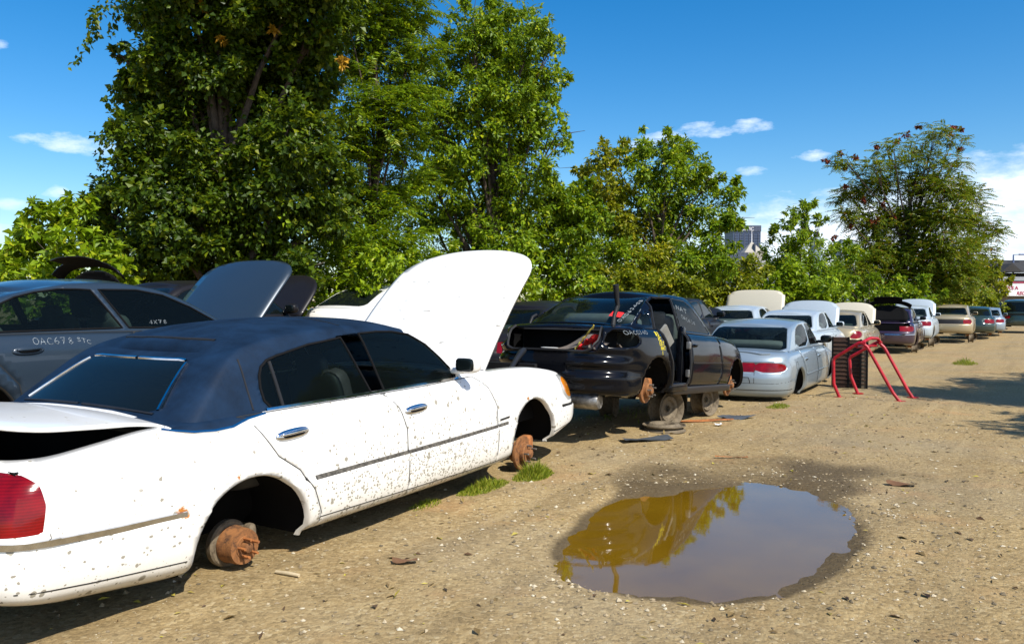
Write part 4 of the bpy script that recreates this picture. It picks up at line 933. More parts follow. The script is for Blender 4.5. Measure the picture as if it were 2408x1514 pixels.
BLACK = dict(name='wrecked_sedan', label='glossy black sedan jacked up on wheel rims, right rear door and trunk lid missing', cat='car', pos=(1.575, 10.094, .115), heading=BK, pitch=3.79, paint=M['black'], ns=.05, nt=30, n1=22, g1=16, nk=24, md=10,
  xr=-2.37, xf=2.15, W=.86, rcr=.48, rcf=.6, pe=2.3, crown=.05, tapr=.08, tapf=.10, bulge=dented,
  zb=[(-2.37, .27), (-1.8, .24), (-1.2, .28), (-.5, .30), (1, .27), (1.6, .24), (2.15, .27)], zs=[(-2.37, .915), (-1.8, .955), (-1.0, .96), (-.2, .945), (.6, .935), (1.2, .905), (1.7, .80), (2.0, .68), (2.15, .60)],
  gh=dict(xrb=-1.86, xwb=.98, xrt=-.86, xwt=.20, rc0=.42, rc1=.42, rc0t=.2, rc1t=.2, Wt=.56, inset=.03, roof=[(-.86, 1.33), (-.4, 1.38), (0, 1.385), (.20, 1.368)], crown=.06),
  arches=[dict(c=(-1.35, .31), r=(.35, .35), kind='disc', hy=.70, hz=.30, hr=.13, both=True), dict(c=(1.35, .31), r=(.35, .35), kind='disc', hy=.70, hz=.30, hr=.14, both=True)],
  windows=[dict(poly=[(-1.52, 1.0), (-1.25, 1.0), (-1.22, 1.20), (-1.28, 1.23), (-1.40, 1.16)], m=M['glass_clear']), dict(poly=[(-.42, .975), (.52, .958), (.50, .99), (.28, 1.15), (.08, 1.27), (-.08, 1.325), (-.45, 1.335)], m=M['glass'], door='front')], doors=[bd, bd2], lights=[],
  holes=[dict(poly=smooth_poly([(.57, .74), (.99, .75), (1.10, .82), (.98, .88), (.82, .935), (.62, .93)], 1))],
  backlight=dict(k0=.05, k1=.93, f0=.90, f1=.86), glassm=M['glass_clear'], trunk=dict(state='missing', w=.82, xh=-1.84, lip=.70, lipa=.56, depth=.42), hood=dict(state='closed'),
  seams=[dict(pts=[(-1.98, .46), (-1.72, .45)])], pre=bk_pre, post=bk_post)
black = build_car(BLACK)

# ------------------------------------------------------------------ ordinary sedans
def sedan(name, label, pos, paint, **kw):
    s = dict(name=name, label=label, pos=pos, heading=HEAD, paint=paint, group=None, ns=.10, nt=16, n1=11, g1=8, nk=14, md=8, xr=-2.24, xf=2.22, W=.86, rcr=.42, rcf=.5, crown=.04, sds=.12,
      zb=[(-2.35, .32), (-1.8, .26), (-1.0, .24), (1.0, .24), (1.7, .25), (2.33, .3)], zs=[(-2.35, .90), (-1.8, .955), (-1.0, .955), (.8, .935), (1.5, .86), (2.0, .75), (2.33, .63)],
      gh=dict(xrb=-1.72, xwb=1.12, xrt=-.95, xwt=.36, rc0=.26, rc1=.36, rc0t=.14, rc1t=.18, Wt=.58, inset=.025, roof=[(-.95, 1.31), (-.5, 1.372), (0, 1.382), (.36, 1.345)], crown=.045),
      arches=[dict(c=(-1.36, .33), r=(.36, .355), kind='drum', hy=.68), dict(c=(1.36, .33), r=(.36, .355), kind='disc', hy=.68)],
      windows=[dict(poly=smooth_poly([(-1.10, .985), (-.10, .985), (-.17, 1.33), (-.60, 1.325), (-.86, 1.24)], 1), door='rear'), dict(poly=[(-.01, .985), (.90, .97), (.86, 1.02), (.44, 1.27), (.28, 1.325), (-.08, 1.335)], door='front')],
      doors=[dict(n='rear', poly=[(-1.15, 1.2), (-1.15, .85), (-.98, .62), (-.94, .30), (-.94, 0), (-.06, 0), (-.06, 1.2)], handle=(-.92, .80), hs=(.09, .022), hm=paint), dict(n='front', poly=[(-.05, 1.2), (-.05, 0), (.92, 0), (.96, .6), (.92, 1.2)], handle=(.10, .80), hs=(.09, .022), hm=paint)],
      lights=[dict(n='taillight', poly=[(.42, .70), (.80, .69), (.90, .74), (.86, .84), (.70, .85), (.42, .85)], m=M['red_lens'], imin=0), dict(n='headlight', ch='bz', poly=[(.42, .56), (.84, .58), (.88, .66), (.70, .70), (.42, .66)], m=M['clear_lens'])],
      seams=[dict(ch='az', pts=[(0, .62), (.7, .615), (1.02, .60)])], mirror=(.78, 1.0))
    for k, v in kw.items():
        if isinstance(v, dict) and isinstance(s.get(k), dict): s[k] = {**s[k], **v}
        else: s[k] = v
    return s
def place(px, Y, drop=0, half=2.2, W=.86):            # rear right corner seen at px, forward distance Y
    X = (px - 1204) / FPX * Y; p = Vector((X, Y, 0)) + fwd(half, W * .98); p.z = float(gz(p.y)) + drop
    return tuple(p)
PG_ = 'scrapped cars parked in rows along the gravel lot'
def license_post(L, z=.50, w=.3, col='plate'):
    hull = L['hull']; mb = MB()
    ribbon(mb, hull, 'az', [(0.0, z), (.16, z)], .15, .008, 0, .05); ribbon(mb, hull, 'az', [(0.0, z), (.16, z)], .15, .008, 0, .05, True); mb.weld().build('license_plate', [M['plate']], L['root'])
M['plate'] = simple('licence_plate', (.30, .33, .35), .5, var=.5, scale=30)
# silver sedan behind the black one: full-width red tail panel
def silver_post(L):
    hull, gh, root, side_v = L['hull'], L['gh'], L['root'], L['side_v']
    mb = MB()
    for mir in (False, True):
        ribbon(mb, hull, 'az', [(0, .585), (.28, .585), (.30, .53), (.30, .50)], .012, .002, 0, .04, mir)
        ribbon(mb, hull, 'az', [(0, .40), (.7, .40), (1.1, .40)], .012, .003, 0, .06, mir); ribbon(mb, hull, 'az', [(0.36, .66), (.36, .74)], .006, .002, 0, .04, mir); ribbon(mb, hull, 'az', [(.36, .50), (.36, .64), (.36, .70)], .008, .001, 0, .05, mir)
    mb.weld().split('panel_line', [M['seam']], root)
    mb = MB(); ribbon(mb, hull, 'az', [(0, .565), (.13, .565)], .13, .008, 0, .05); ribbon(mb, hull, 'az', [(0, .565), (.13, .565)], .13, .008, 0, .05, True); mb.weld().build('license_plate', [M['plate']], root)
    mb = MB()
    for mir in (False, True): ribbon(mb, L['deck'], 'xy', [(-2.13, 0), (-2.13, -.55), (-2.08, -.66)], .05, .018, 0, .06, mir)
    mb.weld().build('trunk_spoiler_lip', [M['silver']], root, 60)
    mb = MB(); ribbon(mb, hull, 'xz', [(-.055, .30), (-.055, .955)], .035, .002, 0, .06, mask=side_v); mb.build('door_gap', [M['dark']], root)
    mb = MB(); ribbon(mb, hull, 'xz', [(-1.62, .70), (-1.58, .79), (-1.50, .79), (-1.47, .70), (-1.52, .64), (-1.62, .70)], .008, .001, 0, .03, mask=side_v); mb.build('fuel_door', [M['seam']], root)
    mb = MB(); ribbon(mb, hull, 'xz', [(-.93, .55), (-.08, .56)], .024, .008, 0, .1, mask=side_v); ribbon(mb, hull, 'xz', [(-.03, .56), (.90, .56)], .024, .008, 0, .1, mask=side_v); mb.split('side_moulding', [M['silver']], root)
sp = sedan('wrecked_sedan', 'silver sedan with full-width red tail panel, right behind the jacked up black car', (4.50, 14.2, -.275), M['silver'], xr=-2.35, xf=2.33, ns=.06, nt=30, n1=20, g1=14, nk=20, md=10, sds=.07, mirror_m=M['black_plastic'],
   zb=[(-2.35, .285), (-1.8, .275), (-1.0, .275), (1.0, .275), (1.7, .28), (2.33, .3)], zs=[(-2.35, .90), (-1.9, .94), (-1.0, .955), (.8, .935), (1.5, .86), (2.0, .75), (2.33, .63)],
   gh=dict(xrb=-1.76, xrt=-1.0, Wt=.60, rc0=.3, rc0t=.2), backlight=dict(k0=.04, k1=.93, f0=.95, f1=.92), glassm=M['glass_clear'],
   arches=[dict(c=(-1.36, .37), r=(.34, .32), kind='drum', hy=.66, hz=.43), dict(c=(1.36, .37), r=(.34, .32), kind='disc', hy=.66, hz=.43)],
   lights=[dict(n='taillight', poly=smooth_poly([(.365, .665), (.76, .665), (.88, .72), (.82, .785), (.60, .805), (.365, .80)], 1), m=M['red_lens']), dict(n='tail_panel', center=True, poly=[(-.3, .665), (.355, .665), (.355, .80), (-.3, .80)], m=M['red_lens']), dict(n='headlight', ch='bz', poly=[(.42, .56), (.84, .58), (.88, .66), (.70, .70), (.42, .66)], m=M['clear_lens'])],
   seams=[dict(ch='az', pts=[(0, .50), (.7, .50), (1.05, .535)])], post=silver_post)
build_car(sp)

# blue-grey sedan in the second row, raised on rims
def a_post(L):
    hull, gh, root, side_v, gv = L['hull'], L['gh'], L['root'], L['side_v'], L['gv']
    for sh, tx, org, du, dv, w, mk in ((hull, 'OAC678', (-.93, .905), (.040, -.001), (0, .048), .0045, side_v), (hull, 'STC', (-.60, .915), (.030, -.008), (0, .030), .0045, side_v), (gh, '4X78', (.10, 1.03), (.035, 0), (0, .03), .004, gv)):
        mb = MB(); scrawl(mb, sh, 'xz', tx, org, du, dv, w, 0, mk); mb.build('marker_writing', [M['chalk']], root)
sp = sedan('wrecked_sedan', 'blue-grey sedan with raised hood behind the navy roofed white one', (-3.80, 7.22, .235), M['blue_grey'], ns=.05, nt=28, n1=16, g1=14, nk=24, sds=.06, W=.92, xr=-2.45, xf=2.5, mirror=None, pe=3.6, rcf=.36,
   zs=[(-2.45, .93), (-1.8, .985), (-1.0, .985), (.8, .945), (1.5, .86), (2.1, .75), (2.5, .62)], gh=dict(xrb=-1.80, xwb=1.30, xrt=-.85, xwt=.30, Wt=.60, roof=[(-.85, 1.30), (-.5, 1.36), (-.1, 1.372), (.30, 1.325)]),
   windows=[dict(poly=[(-1.13, 1.0), (-.16, 1.005), (-.36, 1.315), (-.48, 1.32), (-.62, 1.318), (-.80, 1.292), (-.95, 1.255), (-1.10, 1.19), (-1.20, 1.13), (-1.18, 1.06)], door='rear', trim=True), dict(poly=[(-.10, 1.005), (.90, .975), (.86, 1.0), (.55, 1.17), (.30, 1.275), (.05, 1.318), (-.29, 1.318)], door='front', trim=True)],
   doors=[dict(n='rear', poly=[(-1.25, 1.2), (-1.25, .85), (-1.06, .62), (-1.0, .30), (-1.0, 0), (-.10, 0), (-.10, 1.2)], handle=(-.98, .865), hs=(.115, .035), hm=M['blue_grey'], ht=.04), dict(n='front', poly=[(-.09, 1.2), (-.09, 0), (1.0, 0), (1.03, .6), (.98, 1.2)], handle=(.10, .86), hs=(.115, .035), hm=M['blue_grey'])],
   arches=[dict(c=(-1.42, .33), r=(.37, .37), kind='drum', hy=.7), dict(c=(1.45, .33), r=(.37, .37), kind='disc', hy=.7)], hood=dict(state='open', ang=57, w=.9, xh=1.22), post=a_post)
build_car(sp)

def far(label, pos, paint, name='wrecked_sedan', **kw):
    build_car(sedan(name, label, pos, paint, **kw))
OPENHOOD = lambda a=50, **k: dict(state='open', ang=a, **k)
dark_windows = dict(glassm=M['glass_dark'])
# second and third rows
far('dark sedan under the big vine covered tree, hood and trunk lid both raised', (-4.15, 10.9, .30), M['black_dull'], hood=OPENHOOD(56), gh=dict(xrb=-1.42, xrt=-.80), trunk=dict(state='open', ang=84, lip=.70, lipa=.75), **dark_windows)
far('white car half hidden behind the raised white hood, its dark side windows showing', (-2.5, 16.9, .34), M['white'], lights=[], gh=dict(xrb=-1.78, xrt=-.75, Wt=.62), **dark_windows)
far('dark sedan glimpsed between the raised white hood and the jacked black car', (.55, 13.3, .03), M['black_dull'])
far('dark low car behind the windscreen of the jacked up black car, near the bushes', (3.6, 18.0, .10), M['black_dull'], hood=OPENHOOD(28), **dark_windows)
far('pale silver sedan sunk on the ground with a big faded beige hood raised', (6.5, 22.8, -.10), M['pale'], W=1.0, xf=2.4, pe=4.5, rcf=.34, hood=OPENHOOD(75, m=M['beige'], w=.95), glassm=M['glass_clear'])
far('pale silver-blue sedan ahead of the red tube frame, its light hood propped open', place(1922, 17.3, -.04), M['pale'], pe=3.6, rcf=.36, hood=OPENHOOD(64, w=.95), glassm=M['glass_clear'], ns=.08)
far('dark hatchback raised tailgate just above the pale hood ahead of the red tube frame', (12.5, 33, .1), M['black_dull'], hood=OPENHOOD(45), gh=dict(xrb=-1.42, xrt=-.80), trunk=dict(state='open', ang=80, lip=.70, lipa=.75), **dark_windows)
far('champagne sedan with teardrop red taillight and faded open hood', place(2029, 20.8, -.06), M['gold'], pe=3.2, rcf=.36, hood=OPENHOOD(64, m=M['beige'], w=.95), ns=.08, lights=[dict(n='taillight', poly=smooth_poly([(.50, .70), (.78, .69), (.98, .80), (.86, .88), (.74, .90), (.62, .82)], 1), m=M['red_lens']), dict(n='headlight', ch='bz', poly=[(.42, .56), (.84, .58), (.88, .66), (.70, .70), (.42, .66)], m=M['clear_lens'])])
far('dark plum sedan with its black trunk lid standing open', place(2153, 24.3, .02), M['plum'], gh=dict(xrb=-1.42, xrt=-.80), trunk=dict(state='open', ang=112, m=M['black_dull'], lip=.70, lipa=.75), **dark_windows, ns=.08, mouldings=[dict(ch='az', pts=[(0, .60), (.7, .60), (1.0, .60)], w=.02, h=.006, m=M['chrome'], n='bumper_strip')])
far('pale sedan past the dark plum one, square red taillights and hood open', place(2194, 28.2, .10), M['pale'], pe=3.6, rcf=.36, hood=OPENHOOD(66, w=.95), glassm=M['glass_clear'], ns=.09)
far('champagne sedan near the far end of the row, dark tail panel, on rims', place(2290, 31.5, .13), M['gold'], hood=OPENHOOD(35), ns=.09, lights=[dict(n='taillight', poly=[(.50, .66), (.80, .66), (.88, .74), (.82, .83), (.50, .83)], m=M['red_lens']), dict(n='tail_panel', center=True, poly=[(-.3, .66), (.49, .66), (.49, .83), (-.3, .83)], m=M['black_plastic']), dict(n='headlight', ch='bz', poly=[(.42, .56), (.84, .58), (.88, .66), (.70, .70), (.42, .66)], m=M['clear_lens'])])
far('car with a bright white raised hood beyond the far champagne sedan', (17.6, 39.3, .0), M['black_dull'], hood=OPENHOOD(60, m=M['white']), **dark_windows)
far('dark green sedan just past the far champagne one', place(2343, 35.1, .05), M['green'], **dark_windows)
far('small silver sedan far down the row beside the dark green one', place(2366, 38.8, .0), M['silver'], glassm=M['glass_clear'])
far('dark car at the far right end with its red hood lining raised', (31.5, 52, -.1), M['black_dull'], hood=OPENHOOD(35, m=M['red_paint']), **dark_windows)
far('dark green tall wagon at the right edge, below the painted sign board', place(2445, 43, .12, 2.1, .95), M['green'], W=.95, name='wrecked_wagon', gh=dict(xrb=-2.1, xrt=-1.85, Wt=.68, roof=[(-1.85, 1.62), (-1.2, 1.68), (-.2, 1.68), (.36, 1.6)]), windows=[dict(poly=[(-1.8, 1.0), (-.10, 1.0), (-.17, 1.55), (-1.7, 1.55)], door='rear'), dict(poly=[(-.01, 1.0), (.90, .98), (.44, 1.45), (.28, 1.55), (-.08, 1.55)], door='front')], **dark_windows)

# ------------------------------------------------------------------ rims under the black car, contents of its trunk
def rim_thing(pos, rz, tilt, label, lay=False, r=.19, w=.18, name='wheel_rim', z0=None):
    root = empty(name, (pos[0], pos[1], float(ground_z(pos[0], pos[1])) + (z0 or 0)), (0, 0, rz)); tag(root, label, 'wheel rim', 'bare rims holding up the black car')
    c = (0, 0, r) if not lay else (0, 0, w / 2); ax = (1, 0, 0) if not lay else (0, 0, 1)
    mb = MB(); mb.lathe([(r, -w / 2), (r, -w / 2 + .012), (r * .90, -w / 2 + .02), (r * .80, -w * .2), (r * .80, w * .2), (r * .90, w / 2 - .02), (r, w / 2 - .012), (r, w / 2), (r * .97, w / 2), (r * .86, w / 2 - .03), (r * .76, w * .1), (r * .76, -w * .3), (r * .9, -w / 2 + .03), (r * .97, -w / 2), (r, -w / 2)], c, ax, 36)
    mb.build('rim_barrel', [M['rim']], root, 40)
    mb = MB(); mb.lathe([(r * .78, .02), (r * .66, .05), (r * .50, .045), (r * .42, .02), (r * .2, .015), (r * .16, .03), (r * .15, .0), (r * .15, -.01), (r * .42, .0), (r * .66, .03), (r * .78, .0)], c, ax, 36); mb.build('rim_disc', [M['rim']], root, 40)
for (px, py, rz, lb) in ((1566, 1003, -.35, 'bare steel rim standing upright under the black car, nearest the puddle'), (1657, 974, -.25, 'bare rim standing under the front end of the black car'), (1432, 978, .2, 'dark rim under the rear left of the black car'), (1600, 958, .3, 'dark rim deep under the nose of the black car')):
    z = 0; dx, dz = (px - 1204) / FPX, -(py - 757) / FPX; c_, s_ = math.cos(PITCH), math.sin(PITCH); tt = -CAMH / (-s_ + c_ * dz); p = (dx * tt, (c_ + s_ * dz) * tt)
    rim_thing(p, rz - HEAD + R(0), 0, lb, r=.215 if px in (1566,) else .2)
rim_thing((1.70, 9.0), 0, 0, 'rusty rim lying flat on the gravel beneath the upright one', lay=True, r=.24, w=.07)
FARR = 'bare rims propping up cars along the row'
def prop_rims(pos, drop, who, spots=((-1.0, -.72), (.9, -.72), (-1.0, .72))):
    for (u, v), wh in zip(spots, ('right rear corner', 'right front corner', 'left rear corner')):
        p = Vector(pos) + fwd(u, v); r = (.24 + drop) / 2; root = empty('wheel_rim', (p.x, p.y, float(gz(p.y))), (0, 0, .6 + u)); tag(root, 'dirty rim under the %s of the %s' % (wh, who), 'wheel rim', FARR)
        mb = MB(); w = .17; mb.lathe([(r, -w / 2), (r * .8, -w * .2), (r * .8, w * .2), (r, w / 2), (r * .8, w * .3), (r * .4, w * .2), (0, w * .2)], (0, 0, r), (1, 0, 0), 20); mb.build('rim_barrel', [M['rim']], root, 40)
prop_rims(place(2153, 24.3, 0), .02, 'dark plum sedan'); prop_rims(place(2194, 28.2, 0), .10, 'pale sedan past the plum one'); prop_rims(place(2290, 31.5, 0), .13, 'far champagne sedan'); prop_rims(place(1922, 17.3, 0), -.02, 'pale silver-blue sedan', ((-.9, -.70), (.9, -.70)))
prop_rims((-3.80, 7.22, 0), .235, 'blue-grey sedan', ((-.9, -.75), (.9, -.75)))
bkT = Matrix.Translation(Vector(BLACK['pos'])) @ Matrix.Rotation(R(90) - BK, 4, 'Z') @ Matrix.Rotation(R(3.79), 4, 'Y') @ Matrix.Translation((-.07, 0, .095))
def in_black(o): o.matrix_world = bkT; return o
mb = MB(); vs = []; n_ = 14
for i in range(n_ + 1):
    for j in range(n_ + 1):
        u, v = i / n_, j / n_; x = -2.05 + .55 * u; y = -.52 + .72 * v
        h = .60 + .24 * math.exp(-((u - .55) / .4) ** 2 - ((v - .28) / .33) ** 2) + .015 * math.sin(9 * u + 5 * v)
        vs.append((x, y, h))
mb.add(vs, [(i * (n_ + 1) + j, (i + 1) * (n_ + 1) + j, (i + 1) * (n_ + 1) + j + 1, i * (n_ + 1) + j + 1) for i in range(n_) for j in range(n_)])
tag(in_black(mb.build('carpet', [M['khaki_cloth']], None, 80, solid=(.02, 0))), 'crumpled dusty carpet heaped in the black car trunk', 'carpet')
mb = MB(); vs = []
for i in range(13):
    for j in range(9):
        u, v = i / 12, j / 8; vs.append((-2.06 + .05 * math.sin(7 * u + 4 * v) + .10 * u * v, -.30 - .16 * v + .02 * math.sin(9 * u), .62 + .10 * v + .07 * math.sin(math.pi * u) + .015 * math.sin(13 * v + 5 * u) - .05 * u))
mb.add(vs, [(i * 9 + j, (i + 1) * 9 + j, (i + 1) * 9 + j + 1, i * 9 + j + 1) for i in range(12) for j in range(8)])
tag(in_black(mb.build('red_cloth', [M['red_cloth']], None, 80)), 'bright red cloth bundled in the black car trunk', 'cloth')
mb = MB()
mb.tube([(-2.05 - .002 * k + .008 * math.sin(k * 2.1), -.24 - .02 * k, .62 + .022 * k + .006 * math.sin(k * 3)) for k in range(12)], [.010 + .004 * math.sin(k * 2.7) for k in range(12)], 7)
tag(in_black(mb.build('rope', [M['straw']], None, 80)), 'frayed yellow rope beside the red cloth in the open trunk', 'rope')
mb = MB(); mb.rbox((-2.12, .02, .625), (.05, .2, .012), p=.6); tag(in_black(mb.build('paper_scrap', [M['white']], None)), 'white paper scrap on the edge of the black car trunk', 'paper')

# ------------------------------------------------------------------ red tube frame and radiator stack
fr = empty('tube_frame', (5.6, 12.5, float(gz(12.5)))); tag(fr, 'red welded tube frame standing on bent legs beside the silver sedan', 'frame')
def FP(x, y, z): return Vector((x - 5.6, y - 12.5, z))
def bent(pts, r=.025, name='hoop'):
    pts = [Vector(p) for p in pts]; sm = pts
    for _ in range(2):
        o_ = [sm[0]]
        for a in range(len(sm) - 1): o_ += [sm[a] * .94 + sm[a + 1] * .06, sm[a] * .06 + sm[a + 1] * .94]
        sm = o_ + [sm[-1]]
    mb = MB(); mb.tube(sm, r, 10); return mb.build(name, [M['red_paint']], fr, 60)
bent([FP(5.08, 12.49, 0), FP(5.00, 12.53, .22), FP(5.0, 12.55, .60), FP(5.30, 12.34, .86), FP(5.38, 12.28, .86)]); bent([FP(5.33, 12.32, .87), FP(5.40, 12.26, .80), FP(5.70, 12.06, .13), FP(5.78, 12.0, 0)], name='leg')
bent([FP(5.59, 13.02, 0), FP(5.50, 13.09, .28), FP(5.48, 13.1, .58), FP(5.80, 12.84, .84), FP(5.86, 12.79, .84)]); bent([FP(5.83, 12.81, .835), FP(5.89, 12.76, .76), FP(6.15, 12.53, .12), FP(6.21, 12.48, 0)], name='leg')
bent([FP(5.34, 12.31, .87), FP(5.55, 12.5, .925), FP(5.75, 12.7, .91), FP(5.86, 12.86, .85)], name='crossbar'); bent([FP(5.28, 12.36, .80), FP(5.5, 12.55, .80), FP(5.80, 12.84, .79)], .02, name='crossbar')
for (x, y) in ((5.08, 12.49), (5.78, 12.0), (5.59, 13.02), (6.21, 12.48)):
    mb = MB(); mb.box(FP(x, y, .008), (.14, .10, .016), rot=Matrix.Rotation(.5, 3, 'Z')); mb.build('foot_plate', [M['red_paint']], fr)
M['rad_fin'] = rusty('radiator_fin', (.10, .05, .03), (.05, .03, .02)); M['radiator'] = rusty('rusted_radiator', (.05, .022, .012), (.022, .013, .010))
st = empty('radiator_stack', (6.0, 14.2, float(gz(14.2))), (0, 0, -.45)); tag(st, 'stack of rusty brown radiators standing on end behind the red tube frame', 'radiators')
for k, (xx, yy, w, h) in enumerate(((-.20, 0, .26, .88), (.03, .05, .20, .84), (.18, -.02, .10, .80))):
    mb = MB(); mb.box((xx, yy, h / 2), (w, .09, h))
    for q in range(11): mb.box((xx, yy - .052, .08 + q * h / 12), (w * .94, .014, .012), mi=1)
    mb.box((xx - w / 2, yy, h / 2), (.03, .12, h * 1.01), mi=2); mb.box((xx + w / 2, yy, h / 2), (.03, .12, h * 1.01), mi=2)
    mb.build('radiator', [M['radiator'] if k != 2 else M['rim'], M['rad_fin'], M['dark']], st)

# ------------------------------------------------------------------ foliage
def leaf_mat(name, stops, trans=.35, rough=.45):
    t = NT(name); gi = t.node('ShaderNodeNewGeometry'); c = t.ramp(gi.outputs['Random Per Island'], stops)
    b = t.bsdf(Base_Color=c, Roughness=rough, Specular_IOR_Level=.35)
    tr = t.node('ShaderNodeBsdfTranslucent'); t.link(t.mix(.5, c, (.16, .20, .01)), tr.inputs[0])
    mx = t.node('ShaderNodeMixShader'); mx.inputs[0].default_value = trans; t.link(b.outputs[0], mx.inputs[1]); t.link(tr.outputs[0], mx.inputs[2])
    return t.done(mx)
M['leaf_vine'] = leaf_mat('vine_leaves', [(0, (0.023, 0.052, 0.002)), (.5, (0.058, 0.108, 0.004)), (.85, (0.122, 0.188, 0.006)), (1, (0.272, 0.295, 0.007))], .46)
M['leaf_mid'] = leaf_mat('tree_leaves', [(0, (0.071, 0.137, 0.004)), (.5, (0.169, 0.282, 0.006)), (.85, (0.291, 0.399, 0.008)), (1, (0.488, 0.507, 0.010))], .46)
M['leaf_yellow'] = leaf_mat('yellowing_leaves', [(0, (0.104, 0.139, 0.004)), (.5, (0.240, 0.271, 0.006)), (.85, (0.359, 0.342, 0.007)), (1, (0.509, 0.404, 0.010))], .46)
M['leaf_bright'] = leaf_mat('bush_leaves', [(0, (0.098, 0.177, 0.004)), (.5, (0.228, 0.346, 0.007)), (.9, (0.357, 0.473, 0.009)), (1, (0.521, 0.506, 0.028))], .46)
M['leaf_olive'] = leaf_mat('olive_leaves', [(0, (0.086, 0.125, 0.004)), (.5, (0.207, 0.244, 0.007)), (.9, (0.338, 0.351, 0.010)), (1, (0.488, 0.370, 0.017))], .46)
M['leaf_red'] = leaf_mat('red_sumac_heads', [(0, (.10, .012, .008)), (.6, (.20, .03, .015)), (1, (.30, .08, .03))], .2)
M['leaf_orange'] = leaf_mat('dry_orange_leaves', [(0, (.30, .16, .01)), (1, (.55, .30, .02))], .3)
M['bark'] = simple('bark', (.075, .055, .04), .95, var=.4, scale=10, bump=.6)

M['leaf_sumac'] = leaf_mat('sumac_leaves', [(0, (.06, .11, .004)), (.5, (.15, .22, .006)), (.85, (.26, .31, .009)), (.95, (.36, .24, .015)), (1, (.34, .10, .02))], .42)
def leaves(C, D, Nn, L, W):
    """C base, D direction along leaf, Nn normal; L, W sizes -> verts, tris (folded blade, 4 verts)"""
    D = D / np.linalg.norm(D, axis=1, keepdims=True); S = np.cross(D, Nn); S /= np.maximum(1e-9, np.linalg.norm(S, axis=1, keepdims=True)); Nn = np.cross(S, D)
    L = L[:, None]; W = W[:, None]; n = len(C)
    V = np.stack([C, C + D * L * .42 + S * W * .5 + Nn * W * .16, C + D * L - Nn * L * .10, C + D * L * .42 - S * W * .5 + Nn * W * .16], 1)
    i = np.arange(n)[:, None] * 4; F = np.concatenate([i + np.array([[0, 2, 1]]), i + np.array([[0, 3, 2]])], 1).reshape(-1, 3)
    return V.reshape(-1, 3), F
class Crown:
    def __init__(s): s.V = []; s.F = []; s.M = []; s.o = 0
    def add(s, V, F, mi=0): s.V.append(V); s.F.append(F + s.o); s.M.append(np.full(len(F), mi)); s.o += len(V)
    def clump(s, c, r, n, size, mi=0, flat=.75, droop=.35, shell=.35, aspect=.5, per=42):
        """a blob of foliage made of sprays; each spray a bunch of leaves round a twig end"""
        c = np.asarray(c, float); ns = max(3, n // per)
        u = rng.normal(size=(ns, 3)); u /= np.linalg.norm(u, axis=1, keepdims=True); rad = r * (shell + (1 - shell) * rng.random(ns) ** .6) * (1 + .25 * rng.normal(size=ns))
        sc = c + u * rad[:, None] * np.array([1, 1, flat]); sr = r * (.10 + .13 * rng.random(ns))
        m = ns * per; k = np.repeat(np.arange(ns), per); g = rng.normal(size=(m, 3)); P = sc[k] + g * sr[k][:, None] * np.array([.75, .75, .55])
        out = (P - sc[k]) + .6 * (u[k] * sr[k][:, None]); out /= np.maximum(1e-6, np.linalg.norm(out, axis=1, keepdims=True))
        D = out + rng.normal(size=(m, 3)) * .5; D[:, 2] -= droop
        Nn = np.array([0, 0, .75]) + rng.normal(size=(m, 3)) * .42 + .75 * u[k]
        L = size * (.45 + 1.05 * rng.random(m) ** 1.6); V, F = leaves(P, D, Nn, L, L * aspect * (.75 + .5 * rng.random(m))); s.add(V, F, mi); return sc
    def fronds(s, c, r, n, flen, mi=0, pairs=8, flat=.7):
        """pinnate fronds radiating from twig ends"""
        c = np.asarray(c, float); u = rng.normal(size=(n, 3)); u /= np.linalg.norm(u, axis=1, keepdims=True)
        B = c + u * (r * rng.random(n) ** .45)[:, None] * np.array([1, 1, flat]); D = u + rng.normal(size=(n, 3)) * .5; D[:, 2] = D[:, 2] * .4 + .1; D /= np.linalg.norm(D, axis=1, keepdims=True)
        L = flen * (.6 + .6 * rng.random(n)); Vs = []; Sd = np.cross(D, [0, 0, 1.]); Sd /= np.maximum(1e-6, np.linalg.norm(Sd, axis=1, keepdims=True)); Up = np.cross(Sd, D)
        for q in range(pairs):
            f = (q + 1.0) / pairs; p = B + D * (L * f)[:, None]; p[:, 2] -= L * .35 * f * f; ll = L * .30 * (1 - .45 * abs(f - .45))
            for sg in (-1, 1):
                d = Sd * sg + D * .45; d[:, 2] -= .35; V, F = leaves(p, d + rng.normal(size=d.shape) * .12, Up + rng.normal(size=d.shape) * .2, ll, ll * .34); s.add(V, F, mi)
    def strand(s, pts, size, mi=0, every=.06, wob=.05):
        pts = [np.asarray(p, float) for p in pts]
        for a in range(len(pts) - 1):
            n = max(2, int(np.linalg.norm(pts[a + 1] - pts[a]) / every)); f = np.linspace(0, 1, n)[:, None]; P = pts[a] * (1 - f) + pts[a + 1] * f + rng.normal(size=(n, 3)) * wob
            D = rng.normal(size=(n, 3)); D[:, 2] -= .9; L = size * (.6 + .7 * rng.random(n)); V, F = leaves(P, D, rng.normal(size=(n, 3)) + [0, -.5, .6], L, L * .75); s.add(V, F, mi)
    def build(s, name, mats, parent): return np_mesh(name, np.concatenate(s.V), np.concatenate(s.F), mats, parent, False, np.concatenate(s.M))

